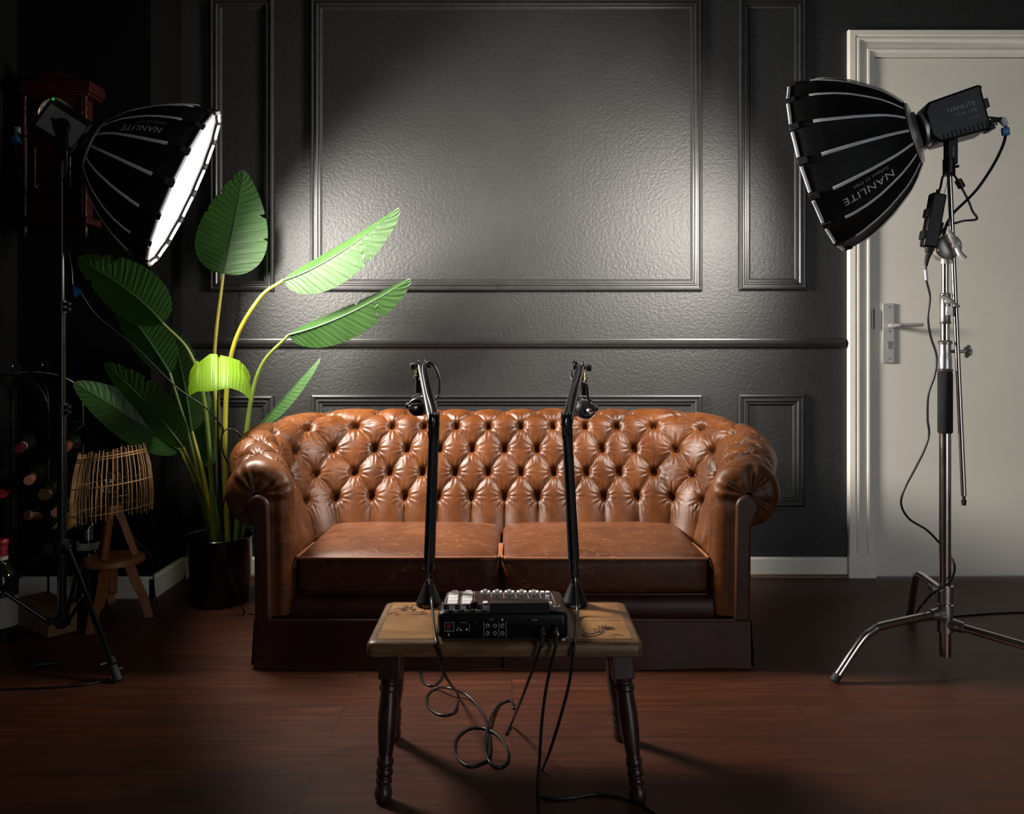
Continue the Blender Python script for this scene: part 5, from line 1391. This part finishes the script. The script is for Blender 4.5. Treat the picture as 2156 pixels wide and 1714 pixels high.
for z in levels:
    for y in (RKY0, RKY1):
        pts = [(RKX0 + (RKX1 - RKX0) * i / 36, y, z + .010 * math.cos(i / 36 * 2 * PI * 3)) for i in range(37)]; b.tube(pts, .0032, 6)
    for x in (RKX0, RKX1): b.tube([(x, RKY0, z + .01), (x, RKY1, z + .01)], .0032, 6)
b.build('shelf_wire', M['wire'], rack)
# bottles lying in it, necks to the room
def rk(px, py, d, tilt=(0, 0)):
    return P(px, py, d)
RB = [(40, 945, 'maroon_foil', 'label_paper', 'lying wine bottle with maroon capsule and white band, upper shelf of the rack'), (138, 942, 'copper_foil', None, 'lying wine bottle with shiny copper capsule at the right of the upper rack shelf'),
      (60, 1012, 'cork', None, 'lying wine bottle with plain brown capsule, middle shelf of the rack'), (117, 1080, 'cork', None, 'lying wine bottle with brown capsule at the right of the lower rack shelf'),
      (4, 1040, 'red_foil', None, 'lying wine bottle with red capsule at the far left of the rack')]
for px, py, fo, band, lb in RB:
    tip = P(px, py, 2.98); d = Vector((-.35, 1, .06)).normalized(); base = tip + d * .30
    bottle('wine_bottle', lb, base, -d, .037, .30, fo, 'bottles in the wine rack', foil_band=band)
tip = P(57, 1085, 3.0); d = Vector((.22, .92, -.28)).normalized()
bottle('wine_bottle', 'lying wine bottle with a yellow label and brown capsule, low in the rack', tip + d * .30, -d, .038, .30, 'cork', 'bottles in the wine rack', lab=(.10, .19), labmat='yellow_label')
tip = P(94, 1042, 3.0); d = Vector((-.35, 1, .06)).normalized()
bottle('sparkling_wine_bottle', 'lying sparkling wine bottle with crumpled gold foil neck in the rack', tip + d * .31, -d, .037, .31, 'foil_gold', 'bottles in the wine rack', neck=.019)
# ---- wall clock
kd_ = D + YB
def KP(px, py, dd=0): return P(px, py, kd_ - dd)
c0 = KP(143, 340)
clock = thing('wall_clock', 'mahogany pendulum wall clock with turned columns behind the left softbox', 'clock', (c0.x, YB, c0.z))
b = MB(); a, c = KP(96, 472), KP(196, 196); b.box2((a.x, YB - .10, a.z), (c.x, YB, c.z)); b.build('case', M['clock_wood_shaded'], clock, bevel=.003)
b = MB(); a, c = KP(78, 212), KP(222, 190); b.box2((a.x, YB - .125, a.z), (c.x, YB, c.z)); b.box2((a.x + .01, YB - .115, a.z - .012), (c.x - .01, YB, a.z)); b.prism([(a.x + .03, c.z), (c.x - .03, c.z), ((a.x + c.x) / 2, c.z + .05)], 0, .02, (0, YB - .11, 0), (1, 0, 0), (0, 0, 1), (0, 1, 0)); b.build('cornice', M['clock_wood_shaded'], clock, bevel=.002)
b = MB(); a, c = KP(82, 480), KP(214, 466); b.box2((a.x, YB - .12, a.z), (c.x, YB, c.z)); b.build('base_board', M['clock_wood_shaded'], clock, bevel=.003)
for px in (82, 206):
    q0, q1 = KP(px, 466), KP(px, 212); L = q1.z - q0.z; o = Vector((q0.x, YB - .10, q0.z))
    pr = [(.006, 0), (.010, .01 * L / .5), (.006, .03), (.0105, .05), (.006, .065), (.0105, .08), (.007, .095), (.011, .13), (.0115, L * .45), (.009, L - .13), (.006, L - .11), (.0105, L - .095), (.006, L - .08), (.0105, L - .06), (.006, L - .045), (.010, L - .02), (.006, L)]
    b = MB(); b.lathe(pr, o, (0, 0, 1), 18); b.build('column', M['clock_wood_shaded'], clock)
    b = MB(); b.lathe([(.004, 0), (.012, -.012), (.008, -.03), (.011, -.04), (.002, -.055)], (q0.x, YB - .10, KP(px, 480).z), (0, 0, 1), 16); b.build('finial', M['clock_wood_shaded'], clock)
dc = KP(145, 256); dcv = Vector((dc.x, YB - .102, dc.z))
b = MB(); b.lathe([(.066, 0), (.064, .004), (.0001, .0045)], dcv, (0, -1, 0), 44, cap=False); dl = b.build('dial', M['clock_face'], clock)
b = MB(); b.torus(dcv + Vector((0, -.004, 0)), (0, 1, 0), .067, .004, 40, 8); b.build('bezel', M['gold'], clock)
rom = ['XII', 'I', 'II', 'III', 'IIII', 'V', 'VI', 'VII', 'VIII', 'IX', 'X', 'XI']
b = MB()
for i, s_ in enumerate(rom):
    a = PI / 2 - i * PI / 6; up_ = Vector((math.cos(a), 0, math.sin(a))); rg = Vector((up_.z, 0, -up_.x)); wd = .0045 * len(s_)
    b.text(s_, dcv + up_ * .046 - rg * (wd / 2) + Vector((0, -.0052, 0)), rg, up_, height=.013, width=wd, lift=.0002)
b.build('numerals', M['black_matte'], dl, sharp=None)
b = MB(); o = dcv + Vector((0, -.007, 0)); b.tube([o, o + Vector((.018, 0, .026))], [.002, .001], 6); b.tube([o, o + Vector((-.03, 0, .03))], [.0018, .0008], 6); b.build('hands', M['black_matte'], dl)
b = MB(); a, c = KP(104, 408), KP(176, 325); x0_, x1_, zz0, zz1 = a.x, c.x, a.z, c.z; yy = YB - .1015
b.tube([(x0_, yy, zz1), (x0_, yy, zz0), (x1_, yy, zz0), (x1_, yy, zz1)], .0009, 5)
for sx_ in (0, 1):
    X = x0_ if sx_ == 0 else x1_; s_ = 1 if sx_ == 0 else -1
    b.tube(smooth_path([(X, yy, zz0 + .03), (X + s_ * .012, yy, zz0 + .02), (X + s_ * .006, yy, zz0 + .006), (X + s_ * .02, yy, zz0 + .004), (X + s_ * .03, yy, zz0)], 5), .0010, 5)
b.build('gilt_ornament', M['gold'], clock)
# ---- odds and ends around the left stand
tp = thing('cable_tag', 'blue tape flag wrapped round the cable on the left light stand', 'tape', P(160, 612, 2.83))
b = MB(); q = P(163, 612, 2.83); b.add([P(152, 598, 2.835), P(160, 601, 2.82), P(175, 615, 2.83), P(157, 627, 2.835), P(153, 612, 2.85), P(166, 610, 2.85)], [(0, 1, 2, 3), (0, 4, 5, 1), (1, 5, 2), (3, 2, 5, 4), (0, 3, 4)]); b.build('tape_flag', M['blue_tape'], tp, sharp=20)
tp2 = thing('cable_tag', 'blue and white tape on the cable behind the left lamp head', 'tape', P(35, 285, 2.86))
b = MB(); b.add([P(22, 290, 2.86), P(34, 281, 2.85), P(46, 292, 2.86), P(47, 304, 2.87), P(36, 296, 2.85), P(28, 300, 2.88)], [(0, 1, 4, 5), (1, 2, 3, 4), (0, 5, 1), (2, 3, 1)]); b.build('blue_flag', M['blue_tape'], tp2, sharp=20)
b = MB(); b.add([P(29, 268, 2.86), P(43, 266, 2.85), P(45, 282, 2.86), P(30, 281, 2.88), P(36, 274, 2.84)], [(0, 1, 4), (1, 2, 4), (2, 3, 4), (3, 0, 4), (0, 3, 2, 1)]); b.build('white_flag', M['white_tape'], tp2, sharp=20)
cable('power_cable', 'black power cable from the left lamp head hanging beside the taped end', [P(80, 292, 2.89), P(58, 288, 2.88), P(38, 284, 2.875), P(34, 330, 2.87), P(60, 420, 2.86), P(110, 490, 2.84), P(140, 520, 2.83), P(150, 560, 2.835), P(153, 604, 2.835)], r=.003)
cable('power_cable', 'black cable sagging from the left light stand across the plant to the floor', [P(168, 614, 2.84), P(200, 660, 2.86), P(240, 695, 2.88), P(290, 735, 2.90), P(350, 795, 2.94), P(385, 826, 2.97), P(430, 856, 3.02), P(460, 888, 3.08), P(470, 905, 3.12), P(466, 925, 3.14), P(472, 960, 3.14), P(490, 995, 3.15), P(478, 1030, 3.16), P(468, 1080, 3.18), P(468, 1130, 3.17), P(480, 1200, 3.16), P(500, 1250, 3.15), Fl(515, 1288), Fl(530, 1292), Fl(560, 1290)], r=.003)
cable('power_cable', 'black cable arching between the plant stems and down behind the sofa arm', [P(468, 912, 3.15), P(480, 903, 3.19), P(498, 908, 3.21), P(508, 925, 3.22), P(510, 960, 3.22), P(506, 1000, 3.23), P(490, 1035, 3.2)], r=.003)
cable('power_cable', 'black cable lying on the floor under the left light stand, leaving at the left edge', [Fl(262, 1414), Fl(245, 1424), Fl(190, 1440), Fl(120, 1447), Fl(50, 1450), Fl(-20, 1452), Fl(-60, 1450)], r=.0035)
cp = thing('spring_clamp', 'small black clamp lying on the dark floor near the left edge', 'clamp', Fl(66, 1408, 0))
q = Fl(66, 1410, 0); b = MB(); b.box(q + Vector((0, 0, .012)), (.028, .03, .024)); b.tube([q + Vector((.01, 0, .014)), q + Vector((.075, .03, .012))], [.009, .006], 10); b.build('jaw', M['black_plastic'], cp, bevel=.003)
b = MB(); b.cyl(q + Vector((-.012, -.014, .014)), q + Vector((-.012, -.019, .014)), .004, seg=10); b.cyl(q + Vector((.010, -.014, .012)), q + Vector((.010, -.019, .012)), .004, seg=10); b.build('rivet', M['steel'], cp)

# ================================================================ cables and power supply at the right stand
RD = CSD
n, e1, e2 = axes(RLN); hb = RC - RN * (ZR + .026); sk = hb - n * .176 - e1 * .020 + Vector((.030, 0, -.001)); px_ = Vector((1, 0, -.02)).normalized()
cn = thing('power_cable', 'thick black cable plugged into the back of the right lamp head, taped blue and white', 'cable', sk)
b = MB(); b.tube([sk - px_ * .004, sk + px_ * .03], [.0105, .007], 14); b.build('plug', M['black_rubber'], cn)
pe = sk + px_ * .03
cpts = [pe - px_ * .006, pe + (P(2117, 262, RD) - pe) * .45 + Vector((0, 0, .006)), P(2117, 263, RD), P(2117, 285, RD), P(2110, 310, RD - .01), P(2090, 350, RD - .02), P(2060, 395, RD - .02), P(2035, 422, RD), P(2010, 446, RD + .035), P(1994, 470, RD + .035), P(1988, 490, RD + .02), P(1978, 515, RD - .01), P(1962, 528, RD - .005)]
b = MB(); b.tube(smooth_path(cpts, 8), .0045, 10); b.build('cord', M['cable'], cn, sharp=None)
b = MB(); b.tube([pe + Vector((.001, 0, 0)), pe + (P(2117, 262, RD) - pe) * .5 + Vector((0, 0, .005)), P(2118, 264, RD - .001)], [.010, .012, .009], 9, flat=Vector((0, 1, 0))); b.build('white_tape', M['white_tape'], cn, sharp=20)
b = MB(); a = P(2117, 277, RD); b.box(a, (.024, .012, .026), Matrix.Rotation(-.12, 3, 'Y')); bt = b.build('blue_tape', M['blue_tape'], cn, bevel=.003)
MB().text('NA', a + Vector((-.008, -.0064, -.004)), (1, 0, 0), (0, 0, 1), height=.007, width=.015, lift=.0004).build('lettering', M['print'], bt, sharp=None)
ps = thing('power_adapter', 'black power adapter box hanging beside the right steel stand', 'power adapter', P(1965, 460, RD - .04))
q0, q1 = P(1974, 412, RD - .035), P(1955, 518, RD - .035); ctr = (q0 + q1) / 2; ang = math.atan2(q0.x - q1.x, q0.z - q1.z); Rp = Matrix.Rotation(ang, 3, 'Y')
b = MB(); b.box(ctr, (.044, .036, .172), Rp); b.build('case', M['black_plastic'], ps, bevel=.006, bseg=3)
b = MB()
for dx, dz in ((-.023, .02), (-.023, -.05), (.023, -.02)): b.box(ctr + Rp @ Vector((dx, 0, dz)), (.012, .03, .028 if dx < 0 else .035), Rp)
b.build('mounting_lug', M['black_matte'], ps, bevel=.002)
b = MB(); b.tube([q0 + Vector((-.001, 0, .0)), q0 + Vector((.003, 0, .018))], .0065, 12); b.tube([q1 + Vector((0, 0, .004)), q1 + Vector((-.002, 0, -.02))], [.012, .009], 12); b.build('cable_boot', M['black_rubber'], ps)
b = MB(); b.tube(smooth_path([q0 + Vector((.003, 0, .016)), P(1980, 395, RD - .03), P(1984, 375, RD - .02), P(1990, 366, RD - .018), P(1998, 364, RD - .021), P(2008, 368, RD - .015), P(2016, 380, RD), P(2030, 405, RD), P(2040, 425, RD), P(2048, 445, RD), P(2057, 458, RD), P(2052, 463, RD), P(2030, 465, RD), P(2008, 471, RD + .01), P(1994, 475, RD + .035), P(1988, 482, RD + .02), P(1975, 500, RD - .005), P(1962, 528, RD - .02), P(1952, 545, RD - .022)], 7), .0036, 9); b.build('cord', M['cable'], ps, sharp=None)
b = MB(); a_, c_ = P(2016, 378, RD), P(2026, 396, RD); b.tube([a_, a_ + (c_ - a_) * .08, a_ + (c_ - a_) * .92, c_], [.007, .0115, .0115, .007], 14); b.build('ferrite_core', M['black_plastic'], ps)
b = MB(); b.tube([P(1997, 365, RD - .02), P(1992, 395, RD - .025), P(1985, 415, RD - .032)], .0009, 5); b.build('hanging_cord', M['black_matte'], ps)
b = MB(); q = P(1958, 528, RD - .02); lp_ = smooth_path([q, P(1952, 545, RD - .02), P(1950, 560, RD - .02)], 6); b.tube(lp_, [.010 - .005 * i / (len(lp_) - 1) for i in range(len(lp_))], 12); b.build('plug', M['black_rubber'], ps)
pc2 = [P(1950, 558, RD - .02), P(1949, 575, RD - .02), P(1951, 592, RD - .02), P(1958, 625, RD - .02), P(1954, 670, RD - .02), P(1960, 710, RD - .02), P(1972, 750, RD - .025), P(1968, 790, RD - .025), P(1955, 830, RD - .02), P(1953, 880, RD - .02), P(1956, 915, RD - .02), P(1945, 950, RD - .02), P(1925, 990, RD - .02), P(1902, 1035, RD - .02), P(1898, 1065, RD - .015), P(1915, 1093, RD), P(1950, 1115, RD + .02), P(1975, 1140, RD + .04), P(1995, 1165, RD + .04), P(2008, 1185, RD + .02), P(2009, 1205, RD - .005), P(1998, 1228, RD - .04), P(1975, 1243, RD - .04), P(1955, 1258, RD - .01), P(1945, 1270, RD + .03), P(1936, 1280, RD + .06), Fl(1925, 1300), Fl(1905, 1310), Fl(1980, 1300), Fl(2120, 1290), Fl(2240, 1290)]
cw = cable('power_cable', 'long black cable curving from the power adapter down the steel stand to the floor', pc2, r=.0036)
b = MB(); b.tube([P(1949, 568, RD - .02), P(1951, 590, RD - .02)], .0052, 10); o = b.build('blue_tape', M['white_tape'], cw)
